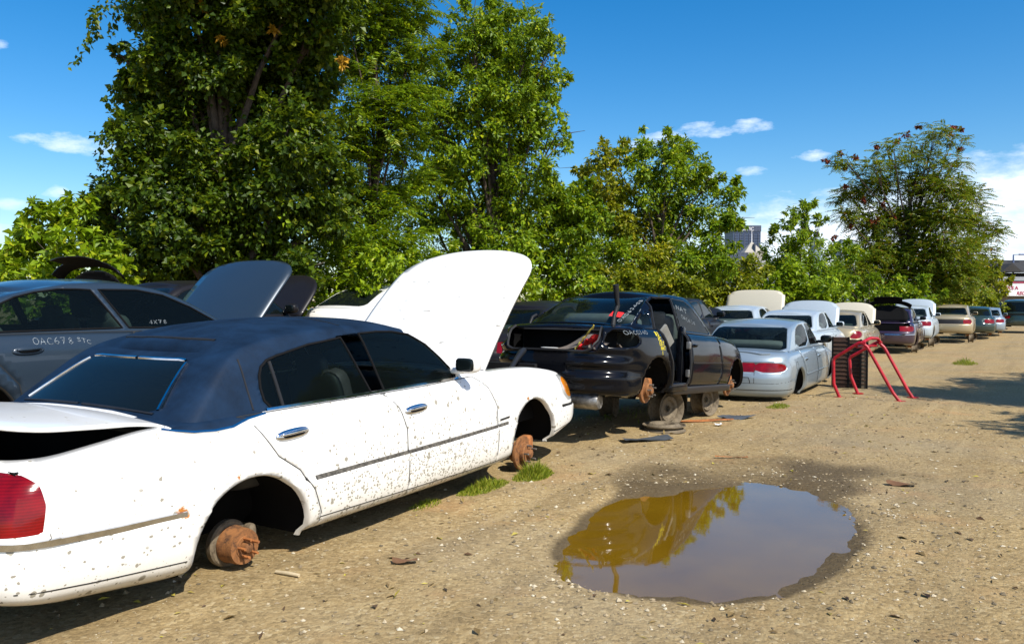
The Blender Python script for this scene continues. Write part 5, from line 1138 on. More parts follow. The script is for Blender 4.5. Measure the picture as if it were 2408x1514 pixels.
def limbs(root, base, tops, r0, name='trunk', fork=.35, seed=0):
    """tapered trunk that forks into a limb for each blob"""
    rr = random.Random(seed); mb = MB(); base = Vector(base); top = sum((Vector(t) for t in tops), Vector()) / len(tops); H_ = max(t[2] for t in tops)
    spine = []
    for k in range(7):
        f = k / 6; p = base.lerp(Vector((top.x, top.y, base.z + (H_ - base.z) * .8)), f); spine.append(p + Vector((rr.uniform(-.1, .1), rr.uniform(-.1, .1), 0)) * (H_ - base.z) * .12 * (f > 0))
    mb.tube(spine, [r0 * (1 - .75 * k / 6) for k in range(7)], 8)
    for t in tops:
        t = Vector(t); f = min(.95, max(.12, (t.z - base.z) / (H_ - base.z) * .8 - fork * .35 + rr.uniform(-.08, .05))); k = f * 6; i = int(k); s0 = spine[i].lerp(spine[min(6, i + 1)], k - i)
        mid = s0.lerp(t, .5) + Vector((rr.uniform(-.2, .2), rr.uniform(-.2, .2), rr.uniform(0, .3))); r1 = r0 * (1 - .75 * f) * .5
        mb.tube([s0, s0.lerp(mid, .5) + Vector((0, 0, .05)), mid, mid.lerp(t, .6), t], [r1, r1 * .8, r1 * .6, r1 * .35, .006], 6)
        for q in range(3 if r0 > .06 else 0):
            e = t + Vector((rr.gauss(0, .3), rr.gauss(0, .3), rr.gauss(.0, .25))); mb.tube([mid.lerp(t, .5), t.lerp(e, .5) + Vector((0, 0, .06)), e], [r1 * .35, r1 * .22, .005], 5)
    return mb.build(name, [M['bark']], root, 60)

def tree(name, label, cat, Y, blobs, mat, size, dens=1.0, trunk_px=None, r0=.16, depth=.5, group=None, style='leaf', extra=None, aspect=.5, mats=None, droop=.35, seed=1, flat=.8, trunk=True, top_py=-999, top_dens=1):
    """blobs: (px, py, radius px[, depth shift[, material]]) surveyed on the tree; every blob is a 3D mass of its own depth"""
    rs = random.Random(seed); cr = Crown(); pts = []; mats = mats or [mat]
    bx = trunk_px if trunk_px is not None else sum(b[0] for b in blobs) / len(blobs)
    X0 = (bx - 1204) / FPX * Y; root = empty(name, (X0, Y, float(gz(Y)) - .05)); tag(root, label, cat, group); off = Vector(root.location)
    for b in blobs:
        dy = b[3] if len(b) > 3 and b[3] is not None else rs.uniform(-depth, depth); c = at(b[0], b[1], Y + dy) - off; r = b[2] / FPX * (Y + dy); mi = b[4] if len(b) > 4 else 0
        n = int(46 * dens * (top_dens if b[1] < top_py else 1) * (r / size) ** 2)
        if style == 'leaf': cr.clump(c, r * 1.0, n, size, mi, flat, droop, aspect=aspect)
        else:
            cr.fronds(c, r * 1.0, max(6, int(n / 11)), size * 3.4, mi); 
            if style == 'mix': cr.clump(c, r * .9, int(n * .55), size, mi, flat, droop, aspect=aspect)
        pts.append(tuple(c))
        for q in range(5):                     # twig ends that stick out and break the outline
            e = np.array([rs.gauss(0, 1), rs.gauss(0, 1), rs.gauss(.25, .9)]); e /= np.linalg.norm(e); cc = np.asarray(c) + e * r * rs.uniform(.95, 1.3); r2 = r * rs.uniform(.16, .30)
            if style == 'leaf': cr.clump(cc, r2, max(24, int(64 * dens * (r2 / size) ** 2 * 1.6)), size, mi, .9, droop, .1, aspect, 16)
            else: cr.fronds(cc, r2, max(4, int(6 * dens)), size * 3.4, mi)
    if extra: extra(cr, off)
    cr.build('crown', mats, root)
    if trunk: limbs(root, (0, 0, 0), pts, r0, seed=seed)
    return root

def big_extra(cr, off):
    P = lambda x, y, Y: np.array(at(x, y, Y) - off)
    for pts in ([(330, -5), (270, 5), (225, 25), (222, 70), (205, 105), (185, 135), (170, 155)], [(240, 0), (215, 40), (212, 90)], [(350, 10), (300, 18), (268, 40), (262, 92)], [(300, 0), (275, 30), (268, 60)], [(232, 10), (228, 60), (200, 110)], [(340, 20), (322, 60), (318, 95)], [(285, 180), (262, 250), (240, 235)], [(255, 350), (238, 345), (235, 390)], [(240, 420), (222, 440), (205, 480)]):
        for rep in range(2): cr.strand([P(x, y, 15.6 + .1 * rep) for x, y in pts], .12, 0, .05, .05)
    for (x, y) in ((487, 14), (800, 150), (640, 70), (808, 140), (520, 100)): cr.clump(P(x, y, 14.6), .10, 60, .09, 1, per=20)
    for _ in range(34):
        x, y = rng.uniform(300, 760), rng.uniform(150, 640); l = rng.uniform(40, 110); d = 14.3 + rng.uniform(0, 1.2)
        cr.strand([P(x, y, d), P(x + rng.uniform(-15, 15), y + l * .5, d - .1), P(x + rng.uniform(-20, 20), y + l, d)], .10, 0 if rng.random() < .8 else 2, .045, .05)
tree('vine_covered_tree', 'huge dark vine smothered tree towering behind the blue-grey car', 'tree', 15.6,
  [(480, 20, 120), (620, 30, 120), (360, 20, 70), (420, 150, 90), (380, 230, 80), (520, 160, 120), (640, 170, 120), (330, 330, 75), (450, 310, 110), (580, 300, 120), (690, 320, 100), (300, 430, 70), (410, 440, 110), (540, 440, 120), (660, 460, 110), (290, 530, 80), (400, 560, 100), (520, 570, 110), (640, 590, 100), (340, 640, 70), (460, 670, 90), (580, 690, 90), (690, 660, 70), (740, 60, 90), (730, 200, 80), (320, 150, 45), (560, -80, 160), (420, -60, 110), (720, -60, 120), (240, 500, 40), (230, 560, 45), (760, 420, 70), (770, 520, 60)],
  None, .105, 1.25, 560, .32, .9, mats=[M['leaf_vine'], M['leaf_orange'], M['leaf_bright']], extra=big_extra, aspect=.8, seed=3)
tree('feathery_leaved_tree', 'tall tree with feathery fronds leaning between the vine smothered tree and the next', 'tree', 18.0,
  [(880, 60, 85), (960, 40, 65), (830, 130, 70), (920, 170, 70), (985, 130, 45), (840, 250, 75), (930, 260, 70), (975, 220, 45), (800, 340, 70), (880, 360, 70), (960, 330, 45), (820, 460, 70), (900, 480, 70), (965, 430, 45), (850, 570, 75), (930, 580, 70), (780, 540, 60), (790, 640, 60), (900, -40, 90), (800, -30, 80)],
  None, .13, 1.35, 870, .14, .8, style='mix', mats=[M['leaf_mid'], M['leaf_orange'], M['leaf_yellow']], aspect=.42, seed=5)
def mid_extra(cr, off):
    P = lambda x, y, Y: np.array(at(x, y, Y) - off)
    for pts in ([(1290, 200), (1305, 240), (1320, 280), (1335, 320), (1340, 355)], [(1300, 120), (1315, 160), (1312, 210)], [(1285, 240), (1298, 290), (1292, 330)], [(1250, 260), (1262, 330), (1258, 380)], [(1170, 250), (1185, 330), (1180, 400)], [(1310, 250), (1330, 300), (1338, 345)], [(1120, 300), (1125, 380), (1118, 430)]):
        for rep in range(4): cr.strand([P(x, y, 19.9 + .15 * rep) for x, y in pts], .12, 0, .06, .05)
tree('tall_leafy_tree', 'tall leafy tree draped with trailing vines on its right edge, at the centre', 'tree', 21.0,
  [(1110, 70, 55), (1150, 60, 50), (1205, 40, 45), (1250, 80, 50), (1290, 110, 40), (1090, 140, 60), (1160, 150, 75), (1230, 160, 65), (1285, 190, 45), (1120, 230, 65), (1200, 240, 75), (1265, 260, 50), (1060, 300, 50), (1140, 320, 70), (1215, 330, 70), (1080, 390, 65), (1165, 410, 75), (1240, 410, 60), (1060, 480, 55), (1140, 500, 75), (1220, 490, 65), (1290, 470, 50), (1100, 570, 60), (1190, 580, 75), (1030, 190, 40), (1040, 400, 40), (1030, 260, 45), (1010, 330, 45), (1005, 420, 50), (1015, 510, 55), (1300, 330, 30)],
  None, .112, 1.15, 1160, .18, .9, mats=[M['leaf_mid'], M['leaf_yellow']], extra=mid_extra, aspect=.5, seed=8)
tree('broad_leafy_tree', 'broad leafy tree with yellowish left side, right of the tall vine draped tree', 'tree', 26.5,
  [(1430, 370, 40, None, 1), (1500, 350, 40), (1560, 350, 35), (1610, 350, 30), (1420, 440, 55, None, 1), (1500, 440, 65), (1580, 430, 65), (1640, 410, 45), (1400, 520, 60), (1480, 530, 75, None, 1), (1570, 520, 75), (1650, 490, 55), (1705, 460, 40), (1720, 520, 38), (1690, 570, 45), (1430, 610, 70), (1520, 620, 80, None, 1), (1610, 610, 70), (1670, 640, 50), (1360, 480, 40), (1340, 560, 55), (1680, 420, 20), (1575, 335, 16), (1375, 400, 20, None, 1)],
  None, .14, 1.2, 1560, .16, 1.0, mats=[M['leaf_mid'], M['leaf_yellow']], aspect=.5, seed=13)
tree('slim_sapling', 'slim thin topped tree rising right of the distant towers', 'tree', 33,
  [(1880, 490, 20), (1905, 480, 12), (1850, 520, 22), (1890, 530, 22), (1930, 520, 16), (1825, 535, 14), (1870, 560, 25), (1910, 570, 25), (1850, 600, 45), (1900, 610, 50), (1830, 650, 45), (1890, 660, 60), (1940, 650, 40)],
  None, .16, 1.0, 1880, .08, .8, style='leaf', mats=[M['leaf_mid']], aspect=.45, seed=17)
def sumac_extra(cr, off):
    for (x, y, r) in ((2245, 295, 6), (2262, 305, 6), (2230, 320, 5), (1945, 378, 7), (1975, 362, 6), (2010, 370, 6), (2130, 318, 6), (2160, 300, 5), (2060, 345, 6), (2075, 480, 7), (2055, 520, 7), (2100, 510, 6), (2000, 530, 6), (2260, 355, 6), (1985, 395, 6), (2030, 470, 6), (1960, 560, 6), (2110, 330, 5), (1990, 440, 5)):
        cr.clump(np.array(at(x, y, 38.5) - off), r / FPX * 39, 90, .14, 1, per=30)
tree('sumac_tree', 'tall spreading tree with reddish flower heads, near the far end of the row', 'tree', 39,
  [(2205, 310, 26), (2240, 330, 24), (2150, 345, 32), (2100, 350, 28), (2190, 370, 30), (2050, 385, 28), (1985, 378, 22), (2240, 385, 20), (2110, 400, 45), (2060, 440, 45), (2000, 460, 35), (2170, 430, 50), (2230, 440, 45), (2280, 460, 35), (2060, 520, 55), (1990, 510, 25), (2140, 510, 65), (2220, 510, 60), (2290, 520, 40), (2330, 550, 25), (2050, 590, 60), (2130, 590, 75), (2220, 590, 70), (2290, 580, 40), (2080, 660, 70), (2180, 660, 80), (2250, 650, 60), (2010, 640, 50)],
  None, .16, 1.25, 2110, .2, 1.3, style='mix', flat=.55, top_py=430, top_dens=.42, mats=[M['leaf_sumac'], M['leaf_red']], extra=sumac_extra, aspect=.4, seed=21)
tree('small_leafy_tree', 'small yellowish tree in front of the dark roofed building', 'tree', 50,
  [(2310, 630, 28), (2340, 640, 24), (2290, 660, 30), (2330, 670, 28), (2360, 655, 14), (2270, 640, 22), (2300, 690, 30)], None, .2, 1.2, 2310, .1, 1.0, mats=[M['leaf_yellow']], aspect=.55, seed=23)
# bushes along the back of the lot
BUSH = [('bright leafy bush at the left edge behind the blue-grey car', 13.5, [(60, 540, 45), (110, 520, 45), (150, 500, 30), (30, 600, 50), (110, 600, 65), (190, 590, 55), (60, 670, 60), (150, 680, 65), (240, 640, 55), (270, 690, 45), (10, 680, 40), (190, 480, 22), (100, 760, 70), (220, 750, 70)], 'leaf_bright', .13),
  ('low green bush under the feathery leaved tree', 16.8, [(900, 620, 50), (830, 660, 50), (960, 650, 60), (900, 700, 65), (1000, 700, 60), (800, 720, 60), (870, 760, 60), (740, 720, 50)], 'leaf_bright', .12),
  ('leafy bush under the tall vine draped tree', 20, [(1060, 620, 50), (1130, 650, 60), (1210, 640, 55), (1080, 690, 55), (1180, 710, 60), (1030, 660, 40)], 'leaf_bright', .12),
  ('dense green bush right of the raised white hood', 22, [(1270, 590, 55), (1330, 620, 60), (1290, 670, 60), (1370, 680, 60), (1320, 720, 60), (1240, 560, 40), (1340, 540, 45), (1310, 470, 45), (1350, 480, 45), (1300, 520, 50), (1380, 520, 45), (1420, 720, 50)], 'leaf_mid', .125),
  ('olive bush below the broad leafy tree', 24.5, [(1450, 680, 60), (1530, 690, 60), (1600, 680, 55), (1480, 730, 55), (1570, 735, 55)], 'leaf_olive', .13),
  ('green bush below the distant towers', 29, [(1660, 680, 45), (1720, 650, 45), (1770, 640, 38), (1700, 700, 50), (1760, 690, 50), (1640, 720, 45)], 'leaf_olive', .14),
  ('bright yellow-green bush behind the raised beige hood', 28.5, [(1830, 680, 45), (1880, 690, 50), (1930, 690, 45), (1860, 640, 40), (1800, 700, 35), (1910, 720, 45)], 'leaf_bright', .15),
  ('green bush behind the pale hood ahead of the red tube frame', 34, [(1990, 690, 45), (2050, 700, 45), (2100, 700, 45), (2160, 700, 45), (1960, 660, 40), (2000, 600, 30)], 'leaf_mid', .16),
  ('olive bush at the far end of the row', 44, [(2220, 690, 40), (2270, 700, 36), (2310, 710, 32), (2200, 720, 36), (2340, 715, 24)], 'leaf_olive', .18)]
for k, (lb, Y, bl, m_, sz) in enumerate(BUSH):
    tree('bush', lb, 'bush', Y, bl, None, sz, 1.15, None, .05, .6, 'bushes along the back of the lot', mats=[M[m_]], aspect=.6, seed=30 + k)
# the tree beyond the right edge whose shade reaches the lot
sr = empty('shade_tree', (13.2, 7.6, -.05)); tag(sr, 'leafy tree off the right edge, shading the gravel', 'tree'); cr = Crown(); tp = []
for (x, y, z, r) in ((11.2, 8.9, 5.6, 1.3), (12.2, 9.3, 5.2, 1.2), (10.2, 8.8, 6.3, .7), (12.2, 9.6, 5.6, 1.1), (13.2, 11.1, 5.6, 1.2), (10.9, 8.0, 5.6, .9), (9.3, 5.4, 5.7, .8), (10.3, 6.1, 5.7, .9), (14.2, 12.4, 5.8, 1.0), (9.9, 9.9, 5.7, .8), (11.2, 9.1, 5.4, 1.0), (10.9, 8.3, 5.8, 1.0), (11.7, 11.1, 5.6, .9), (12.8, 10.4, 5.9, 1.1), (12.0, 8.2, 6.2, 1.1), (10.5, 8.6, 5.9, .6), (12.8, 9.0, 6.0, 1.1), (13.6, 8.0, 6.6, 1.3), (11.6, 9.6, 5.4, .6), (13.4, 7.2, 5.2, 1.2), (9.7, 5.0, 5.6, .8), (9.0, 4.6, 5.9, .5), (10.6, 5.4, 5.8, .7), (11.8, 6.0, 6.0, .8), (12.6, 9.9, 5.8, .8)):
    c = np.array((x - 13.2, y - 7.6, z)); cr.clump(c, r, int(2600 * r * r), .16, 0, .6); tp.append(tuple(c))
cr.build('crown', [M['leaf_mid']], sr); limbs(sr, (0, 0, 0), tp, .2)

# ------------------------------------------------------------------ the city, the building with the sign
def facade(name, col, win, sx, sz, rough=.5):
    t = NT(name); o = t.obj(); br = t.node('ShaderNodeTexBrick'); br.offset = 0; br.inputs['Scale'].default_value = 1; br.inputs['Brick Width'].default_value = sx; br.inputs['Row Height'].default_value = sz; br.inputs['Mortar Size'].default_value = sz * .22
    sp = t.node('ShaderNodeSeparateXYZ'); t.link(o, sp.inputs[0]); cb = t.node('ShaderNodeCombineXYZ'); t.link(t.math('ADD', sp.outputs[0], sp.outputs[1]), cb.inputs[0]); t.link(sp.outputs[2], cb.inputs[1]); t.link(cb.outputs[0], br.inputs['Vector'])
    br.inputs['Color1'].default_value = (*win, 1); br.inputs['Color2'].default_value = (*[c * .7 for c in win], 1); br.inputs['Mortar'].default_value = (*col, 1)
    return t.done(t.bsdf(Base_Color=br.outputs[0], Roughness=rough))
def bldg(name, label, px0, px1, pytop, Y, dep, mat, cat='building'):
    a = at(px0, pytop, Y); b_ = at(px1, pytop, Y); z0 = -3; root = empty(name, ((a.x + b_.x) / 2, Y + dep / 2, z0)); tag(root, label, cat, 'distant city towers')
    return root, (b_.x - a.x), a.z - z0
def text(name, body, size, mat, parent, loc, rot=(R(90), 0, 0), ext=.02, shear=0, bold=0):
    cu = bpy.data.curves.new(name, 'FONT'); cu.body = body; cu.size = size; cu.extrude = ext; cu.shear = shear; cu.offset = bold; cu.align_x = 'LEFT'
    tmp = bpy.data.objects.new(name, cu); COL.objects.link(tmp); dg = bpy.context.evaluated_depsgraph_get(); me = bpy.data.meshes.new_from_object(tmp.evaluated_get(dg)); bpy.data.objects.remove(tmp)
    me.materials.clear(); me.materials.append(mat); o = bpy.data.objects.new(name, me); COL.objects.link(o); o.location = loc; o.rotation_euler = rot; o.parent = parent; return o
M['tower'] = facade('haze_tinted_tower_facade', (.036, .060, .115), (.020, .036, .080), 9, 5); M['tower_low'] = facade('haze_tinted_block_facade', (.055, .070, .11), (.04, .055, .09), 7, 5); M['stone'] = simple('pale_stone', (.36, .33, .28), .8, scale=.02); M['stone_facade'] = facade('stone_facade', (.32, .32, .31), (.15, .17, .21), 5, 6); M['tower_pale'] = facade('haze_paled_tower_facade', (.22, .28, .34), (.16, .22, .30), 7, 5); M['white_sign'] = simple('white_lettering', (.8, .8, .82), .6)  # distance haze is painted into the blue of the tower colours, no volume
YT = 1500
r_, w, h = bldg('office_tower', 'tall office tower tinted haze blue between the trees', 1724, 1789, 531, YT, 60, None); mb = MB()
mb.box((0, 0, h / 2), (w, 60, h)); mb.build('facade', [M['tower']], r_, smooth=False); mb = MB(); mb.box((0, 0, h - 5), (w + 1.5, 61.5, 11)); mb.build('crown_band', [M['tower_low']], r_, smooth=False)
for k in range(6):
    mb = MB(); mb.box((-w / 2 + (k + .5) * w / 6, -30.4, h / 2 - 6), (1.6, .9, h - 16)); mb.build('pier', [M['tower_low']], r_, smooth=False)
text('lettering', 'UPMC', 9, M['white_sign'], r_, (-w * .40 + 9, -31.2, h - 9), ext=.3)
r_, w, h = bldg('stepped_tower', 'pale stone tower with pyramid roof and spire in front of the dark tower', 1752, 1797, 593, 1300, 32, None); mb = MB(); zt_ = h
mb.box((0, 0, (zt_ - 12) / 2), (w * 1.25, 36, zt_ - 12)); mb.build('facade', [M['stone_facade']], r_, smooth=False); mb = MB(); mb.box((0, 0, zt_ - 6), (w, 28, 12)); mb.build('upper_storey', [M['stone']], r_, smooth=False)
ap = at(1773, 566, 1300).z + 3; mb = MB(); q = w / 2; mb.add([(-q, -14, zt_), (q, -14, zt_), (q, 14, zt_), (-q, 14, zt_), (0, 0, ap)], [(0, 1, 4), (1, 2, 4), (2, 3, 4), (3, 0, 4)]); mb.build('roof', [M['stone']], r_, smooth=False)
mb = MB(); mb.box((1.5, -8, (zt_ + ap) / 2 - 2), (1.6, 12, (ap - zt_) * .75)); mb.build('dormer', [M['tower_low']], r_, smooth=False); mb = MB(); mb.tube([(0, 0, ap - 1), (0, 0, at(1773, 540, 1300).z + 3)], [.75, .35], 6); mb.build('spire', [M['white_sign']], r_)
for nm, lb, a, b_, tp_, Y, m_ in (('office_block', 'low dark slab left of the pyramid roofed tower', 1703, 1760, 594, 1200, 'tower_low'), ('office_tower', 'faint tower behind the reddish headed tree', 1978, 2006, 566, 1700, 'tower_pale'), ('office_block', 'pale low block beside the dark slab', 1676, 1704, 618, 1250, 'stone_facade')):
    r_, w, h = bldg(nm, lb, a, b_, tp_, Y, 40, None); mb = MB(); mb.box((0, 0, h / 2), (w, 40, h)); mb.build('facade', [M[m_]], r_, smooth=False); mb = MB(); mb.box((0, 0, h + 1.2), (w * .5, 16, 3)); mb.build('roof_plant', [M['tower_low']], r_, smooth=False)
a = at(1925, 553, 1400); rt_ = empty('round_tower', (a.x, 1410, -3)); tag(rt_, 'pale round topped tower right of the slim tree', 'building', 'distant city towers'); mb = MB(); h = a.z + 3
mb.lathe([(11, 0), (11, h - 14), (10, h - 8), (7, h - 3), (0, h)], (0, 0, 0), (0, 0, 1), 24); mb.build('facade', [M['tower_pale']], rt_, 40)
# yard office with the painted board
M['brick'] = simple('tan_block_wall', (.17, .14, .10), .9, var=.25, scale=1.5); M['roof_dark'] = simple('dark_shingles', (.030, .028, .026), .9, scale=2); M['fascia'] = simple('grey_fascia', (.30, .31, .32), .7); M['board'] = simple('white_sign_board', (.66, .66, .66), .7, scale=1); M['red_letter'] = simple('red_sign_paint', (.34, .03, .07), .7); M['lamp_grey'] = simple('lamp_grey', (.12, .16, .28), .5)
YB = 70.; z0 = float(gz(YB)); px2x = lambda p: (p - 1204) / FPX * YB; zof = lambda py: at(0, py, YB).z
yo = empty('yard_office', (px2x(2400), YB, z0)); tag(yo, 'low tan building with dark gabled roof at the right edge', 'building'); x0 = px2x(2325) - px2x(2400); x1 = 14; ht = zof(668) - z0
mb = MB(); mb.box(((x0 + x1) / 2, 4, ht / 2), (x1 - x0, 8, ht)); mb.build('wall', [M['brick']], yo, smooth=False)
mb = MB(); mb.box(((x0 + x1) / 2, 5, zof(640) / 2 + ht / 2 - z0 / 2), (x1 - x0, 6, zof(640) - z0 - ht)); mb.build('upper_wall', [M['roof_dark']], yo, smooth=False)
mb = MB(); za, zb2 = zof(640) - z0, zof(618) - z0; xl = x0 + .2
mb.add([(xl, 1.2, za), (x1, 1.2, za), (x1, 6, zof(612) - z0 + .3), (xl, 6, zof(612) - z0 + .3)], [(0, 1, 2, 3)]); gx0 = px2x(2368) - px2x(2400); gx1 = px2x(2420) - px2x(2400); gm = (gx0 + gx1) / 2
mb.add([(gx0, .9, za + .05), (gx1, .9, za + .05), (gm, .9, zb2), (gx0, 5, za + .05), (gx1, 5, za + .05), (gm, 5, zb2)], [(0, 1, 2), (0, 2, 5, 3), (1, 4, 5, 2)]); mb.build('roof', [M['roof_dark']], yo, smooth=False)
mb = MB(); mb.box(((x0 + x1) / 2, .8, zof(655) - z0), (x1 - x0, .2, .35)); mb.build('fascia', [M['fascia']], yo, smooth=False)
sg = empty('sign_board', (px2x(2343), YB - .35, zof(696))); tag(sg, 'white painted sign board with red lettering on the tan building', 'sign'); sh_ = zof(666) - zof(696)
mb = MB(); mb.box((3.0, 0, sh_ / 2), (6.0, .12, sh_)); mb.build('board', [M['board']], sg, smooth=False); mb = MB(); mb.box((3.0, -.02, sh_ + .06), (6.1, .16, .1)); mb.build('frame_rail', [M['red_letter']], sg, smooth=False)
text('lettering', "GLIA'S A", .42, M['red_letter'], sg, (.03, -.07, sh_ * .50), ext=.01, bold=.012); text('lettering', 'REC', .40, M['red_letter'], sg, (1.45, -.07, sh_ * .09), ext=.01, shear=.25, bold=.012)
lp = empty('street_lamp', (px2x(2381) * 75 / 70, 75, z0)); tag(lp, 'grey street lamp on a pole above the dark roof', 'lamp'); hz_ = at(0, 599, 75).z - z0
mb = MB(); mb.tube([(0, 0, 0), (0, 0, hz_), ], [.11, .07], 8); mb.build('pole', [M['lamp_grey']], lp); mb = MB(); mb.tube([(0, 0, hz_), (.55, 0, hz_ + .02)], .04, 6); mb.build('arm', [M['lamp_grey']], lp); mb = MB(); mb.rbox((.8, 0, hz_ + .02), (.62, .25, .14)); mb.build('lamp_head', [M['lamp_grey']], lp)

# ------------------------------------------------------------------ things lying about
def scrap(name, label, cat, px, py, build, mat):
    dx, dz = (px - 1204) / FPX, -(py - 757) / FPX; c_, s_ = math.cos(PITCH), math.sin(PITCH); tt = -CAMH / (-s_ + c_ * dz); x, y = dx * tt, (c_ + s_ * dz) * tt
    mb = MB(); build(mb); o = mb.build(name, mat if isinstance(mat, list) else [mat], None, 50); o.location = (x, y, float(ground_z(x, y))); tag(o, label, cat); return o
def bent_sheet(L, W, h, rz, seed):
    def f(mb):
        rr = random.Random(seed); n, m = 10, 5; vs = []; ro = Matrix.Rotation(rz, 3, 'Z')
        for i in range(n + 1):
            for j in range(m + 1):
                u, v = i / n - .5, j / m - .5; vs.append(ro @ Vector((u * L, v * W * (1 - .5 * abs(u)), .012 + h * (u * u * 2 + .35 * math.sin(5 * u + 3 * v + seed)) + rr.uniform(0, .006))))
        mb.add(vs, [(i * (m + 1) + j, (i + 1) * (m + 1) + j, (i + 1) * (m + 1) + j + 1, i * (m + 1) + j + 1) for i in range(n) for j in range(m)])
    return f
M['wood'] = simple('bleached_wood', (.45, .36, .22), .8, scale=20); M['dry_leaf'] = simple('dry_leaf', (.14, .065, .025), .8, scale=20); M['scrap_grey'] = simple('scrap_sheet', (.09, .10, .11), .5, .3, scale=8)
scrap('wood_stick', 'short pale wooden stick on the gravel beside the white sedan', 'stick', 676, 1356, lambda mb: mb.tube([(-.07, .03, .012), (0, 0, .014), (.07, -.03, .012)], [.009, .011, .010], 8), M['wood'])
scrap('dead_leaf', 'curled brown dead leaf lying near the white sedan rear wheel', 'leaf', 952, 1325, bent_sheet(.14, .07, .02, .1, 2), M['dry_leaf'])
scrap('scrap_panel', 'dark bent plastic panel on the ground before the black car', 'scrap', 1520, 1038, bent_sheet(.55, .22, .03, .3, 4), M['scrap_grey'])
scrap('scrap_panel', 'grey bent sheet between the black car and the silver sedan', 'scrap', 1732, 983, bent_sheet(.45, .24, .05, .2, 7), M['scrap_grey'])
scrap('rusty_strip', 'thin rusty strip lying above the puddle on wet mud', 'scrap', 1720, 1077, bent_sheet(.30, .04, .01, -.1, 9), M['rust'])
scrap('scrap_panel', 'thin dark rail lying along the ground under the nose of the black car', 'scrap', 1640, 992, bent_sheet(.9, .10, .02, .15, 12), M['rust'])
scrap('brown_clod', 'lump of brown debris right of the puddle on dry gravel', 'debris', 2120, 1138, bent_sheet(.22, .10, .03, -.3, 14), M['dry_leaf'])
scrap('white_scrap', 'small white torn paper under the front of the black car', 'paper', 1690, 1001, bent_sheet(.12, .08, .03, .5, 15), M['white'])
# grass tufts
M['grass'] = leaf_mat('grass_blades', [(0, (.12, .18, .010)), (.6, (.26, .31, .02)), (1, (.42, .38, .06))], .35)
def tuft(label, cx, cy, rx, ry, n, h):
    a = rng.random(n) * 2 * math.pi; q = np.sqrt(rng.random(n)); lx, ly = q * np.cos(a) * rx, q * np.sin(a) * ry
    co, si = math.cos(math.pi / 2 - HEAD), math.sin(math.pi / 2 - HEAD); X = lx * co - ly * si; Y_ = lx * si + ly * co; z = ground_z(cx + X, cy + Y_) - float(ground_z(cx, cy))
    C = np.stack([X, Y_, z - .005], -1); D = np.stack([rng.normal(size=n) * .45, rng.normal(size=n) * .45, np.ones(n)], -1); Nn = rng.normal(size=(n, 3)) * [1, 1, .1]
    L = h * (.4 + .8 * rng.random(n)) * (1.15 - q); V, F = leaves(C, D, Nn, L, np.full(n, .006) + .004 * rng.random(n)); o = np_mesh('grass_tuft', V, F, [M['grass']]); o.location = (cx, cy, float(ground_z(cx, cy))); tag(o, label, 'grass', 'grass tufts')
tuft('yellow-green grass tuft below the white sedan front brake disc', .18, 6.72, .26, .13, 1500, .15); tuft('low grass patch along the white sedan sill, left of the other tuft', -.22, 6.28, .34, .12, 1300, .10)
tuft('thin grass sprouting behind the silver sedan bumper', 3.75, 11.35, .35, .15, 500, .09); tuft('grass at the feet of the dark plum sedan', 11.4, 20.3, .7, .3, 600, .2); tuft('sparse grass on the gravel under the white sedan middle', -.62, 5.75, .2, .08, 300, .06)
# sparse weeds along the feet of the parked row
n = 2600; q = rng.random(n); Y_ = 7.5 + 30 * q ** 1.3; X = -3.6 + (Y_ - 2.9) * .60 + rng.normal(size=n) * .55 + .9 * vnoise(Y_, Y_ * 0, .9, 31); k = vnoise(X, Y_, 1.1, 33) > .08; X, Y_ = X[k], Y_[k]; n = len(X)
C = np.stack([X, Y_, ground_z(X, Y_) - .005], -1); D = np.stack([rng.normal(size=n) * .6, rng.normal(size=n) * .6, np.ones(n)], -1); L = .03 + .07 * rng.random(n); V, F = leaves(C, D, rng.normal(size=(n, 3)) * [1, 1, .1], L, L * .14); o = np_mesh('weeds', V, F, [M['grass']]); tag(o, kind='stuff')
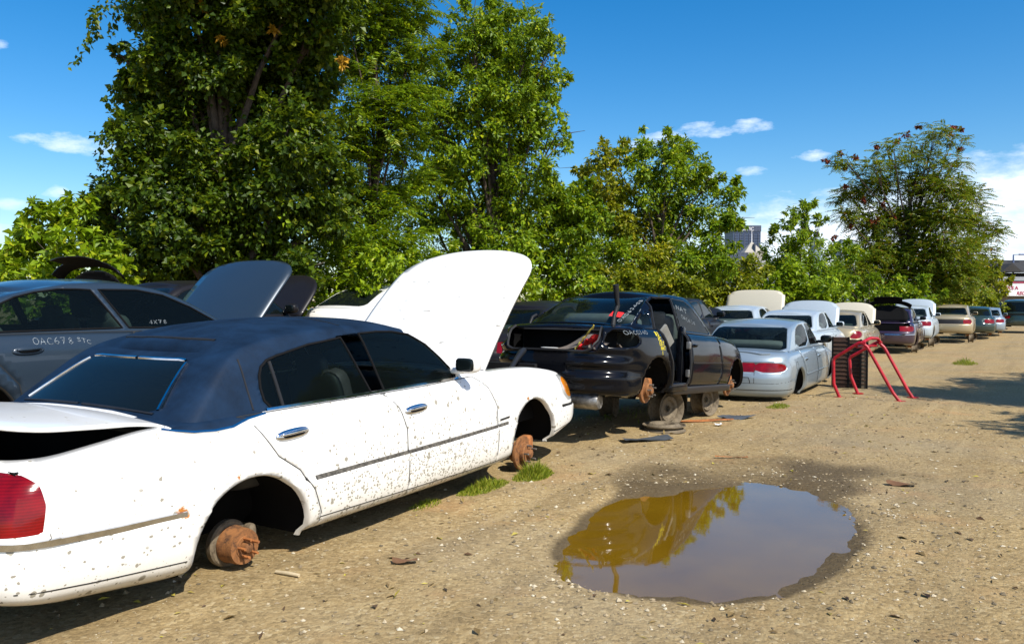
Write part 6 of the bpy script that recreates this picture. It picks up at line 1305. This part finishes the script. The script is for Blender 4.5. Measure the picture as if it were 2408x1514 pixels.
# loose stones and leaf litter on the lot
def pebbles(n, x0, x1, y0, y1, s0, s1, avoid=True):
    X = rng.uniform(x0, x1, n * 2); Y_ = y0 + (y1 - y0) * rng.random(n * 2) ** 1.7; d = seg_dist(X, Y_, PUD); keep = (d > .03) & (np.abs(X / np.maximum(Y_, .1)) < .75); ring = np.clip(1.3 - d / .8, .12, 1); keep &= rng.random(n * 2) < ring + .15
    X, Y_ = X[keep][:n], Y_[keep][:n]; n = len(X); S = s0 + (s1 - s0) * rng.random(n) ** 4; Z = ground_z(X, Y_)
    base = np.array([(1, 0, 0), (.3, .95, 0), (-.8, .6, 0), (-.8, -.6, 0), (.3, -.95, 0), (.1, 0, .75), (-.1, .1, -.5)]); fc = np.array([(k, (k + 1) % 5, 5) for k in range(5)] + [((k + 1) % 5, k, 6) for k in range(5)])
    V = base[None] * (1 + .3 * rng.normal(size=(n, 7, 1))) * S[:, None, None]; a = rng.random(n) * 6.28; c, s_ = np.cos(a)[:, None], np.sin(a)[:, None]
    x, y = V[..., 0] * c - V[..., 1] * s_, V[..., 0] * s_ + V[..., 1] * c; V = np.stack([x + X[:, None], y + Y_[:, None], V[..., 2] * .8 + Z[:, None] + S[:, None] * .2], -1)
    return V.reshape(-1, 3), (np.arange(n)[:, None, None] * 7 + fc[None]).reshape(-1, 3)
t = NT('loose_stones'); gi = t.node('ShaderNodeNewGeometry'); c = t.ramp(gi.outputs['Random Per Island'], [(0, (.09, .07, .04)), (.3, (.20, .15, .085)), (.7, (.33, .255, .15)), (1, (.50, .44, .32))]); M['stones'] = t.done(t.bsdf(Base_Color=c, Roughness=.85))
V, F = pebbles(26000, -3.5, 6.5, 2.3, 13, .003, .016); o = np_mesh('gravel', V, F, M['stones']); tag(o, kind='stuff')
n = 2600; X = rng.uniform(-2.5, 7, n); Y_ = 2.4 + 12 * rng.random(n) ** 1.6; k = (seg_dist(X, Y_, PUD) > .05); X, Y_ = X[k], Y_[k]; n = len(X)
C = np.stack([X, Y_, ground_z(X, Y_) + .006], -1); D = rng.normal(size=(n, 3)) * [1, 1, .15]; L = .018 + .06 * rng.random(n) ** 2.5; V, F = leaves(C, D, np.array([0, 0, 1.]) + rng.normal(size=(n, 3)) * .3, L, L * (.15 + .5 * rng.random(n)))
M['litter'] = leaf_mat('leaf_litter', [(0, (.03, .018, .010)), (.4, (.10, .055, .025)), (.75, (.24, .17, .06)), (1, (.45, .38, .05))], .1); o = np_mesh('leaf_litter', V, F, M['litter']); tag(o, kind='stuff')
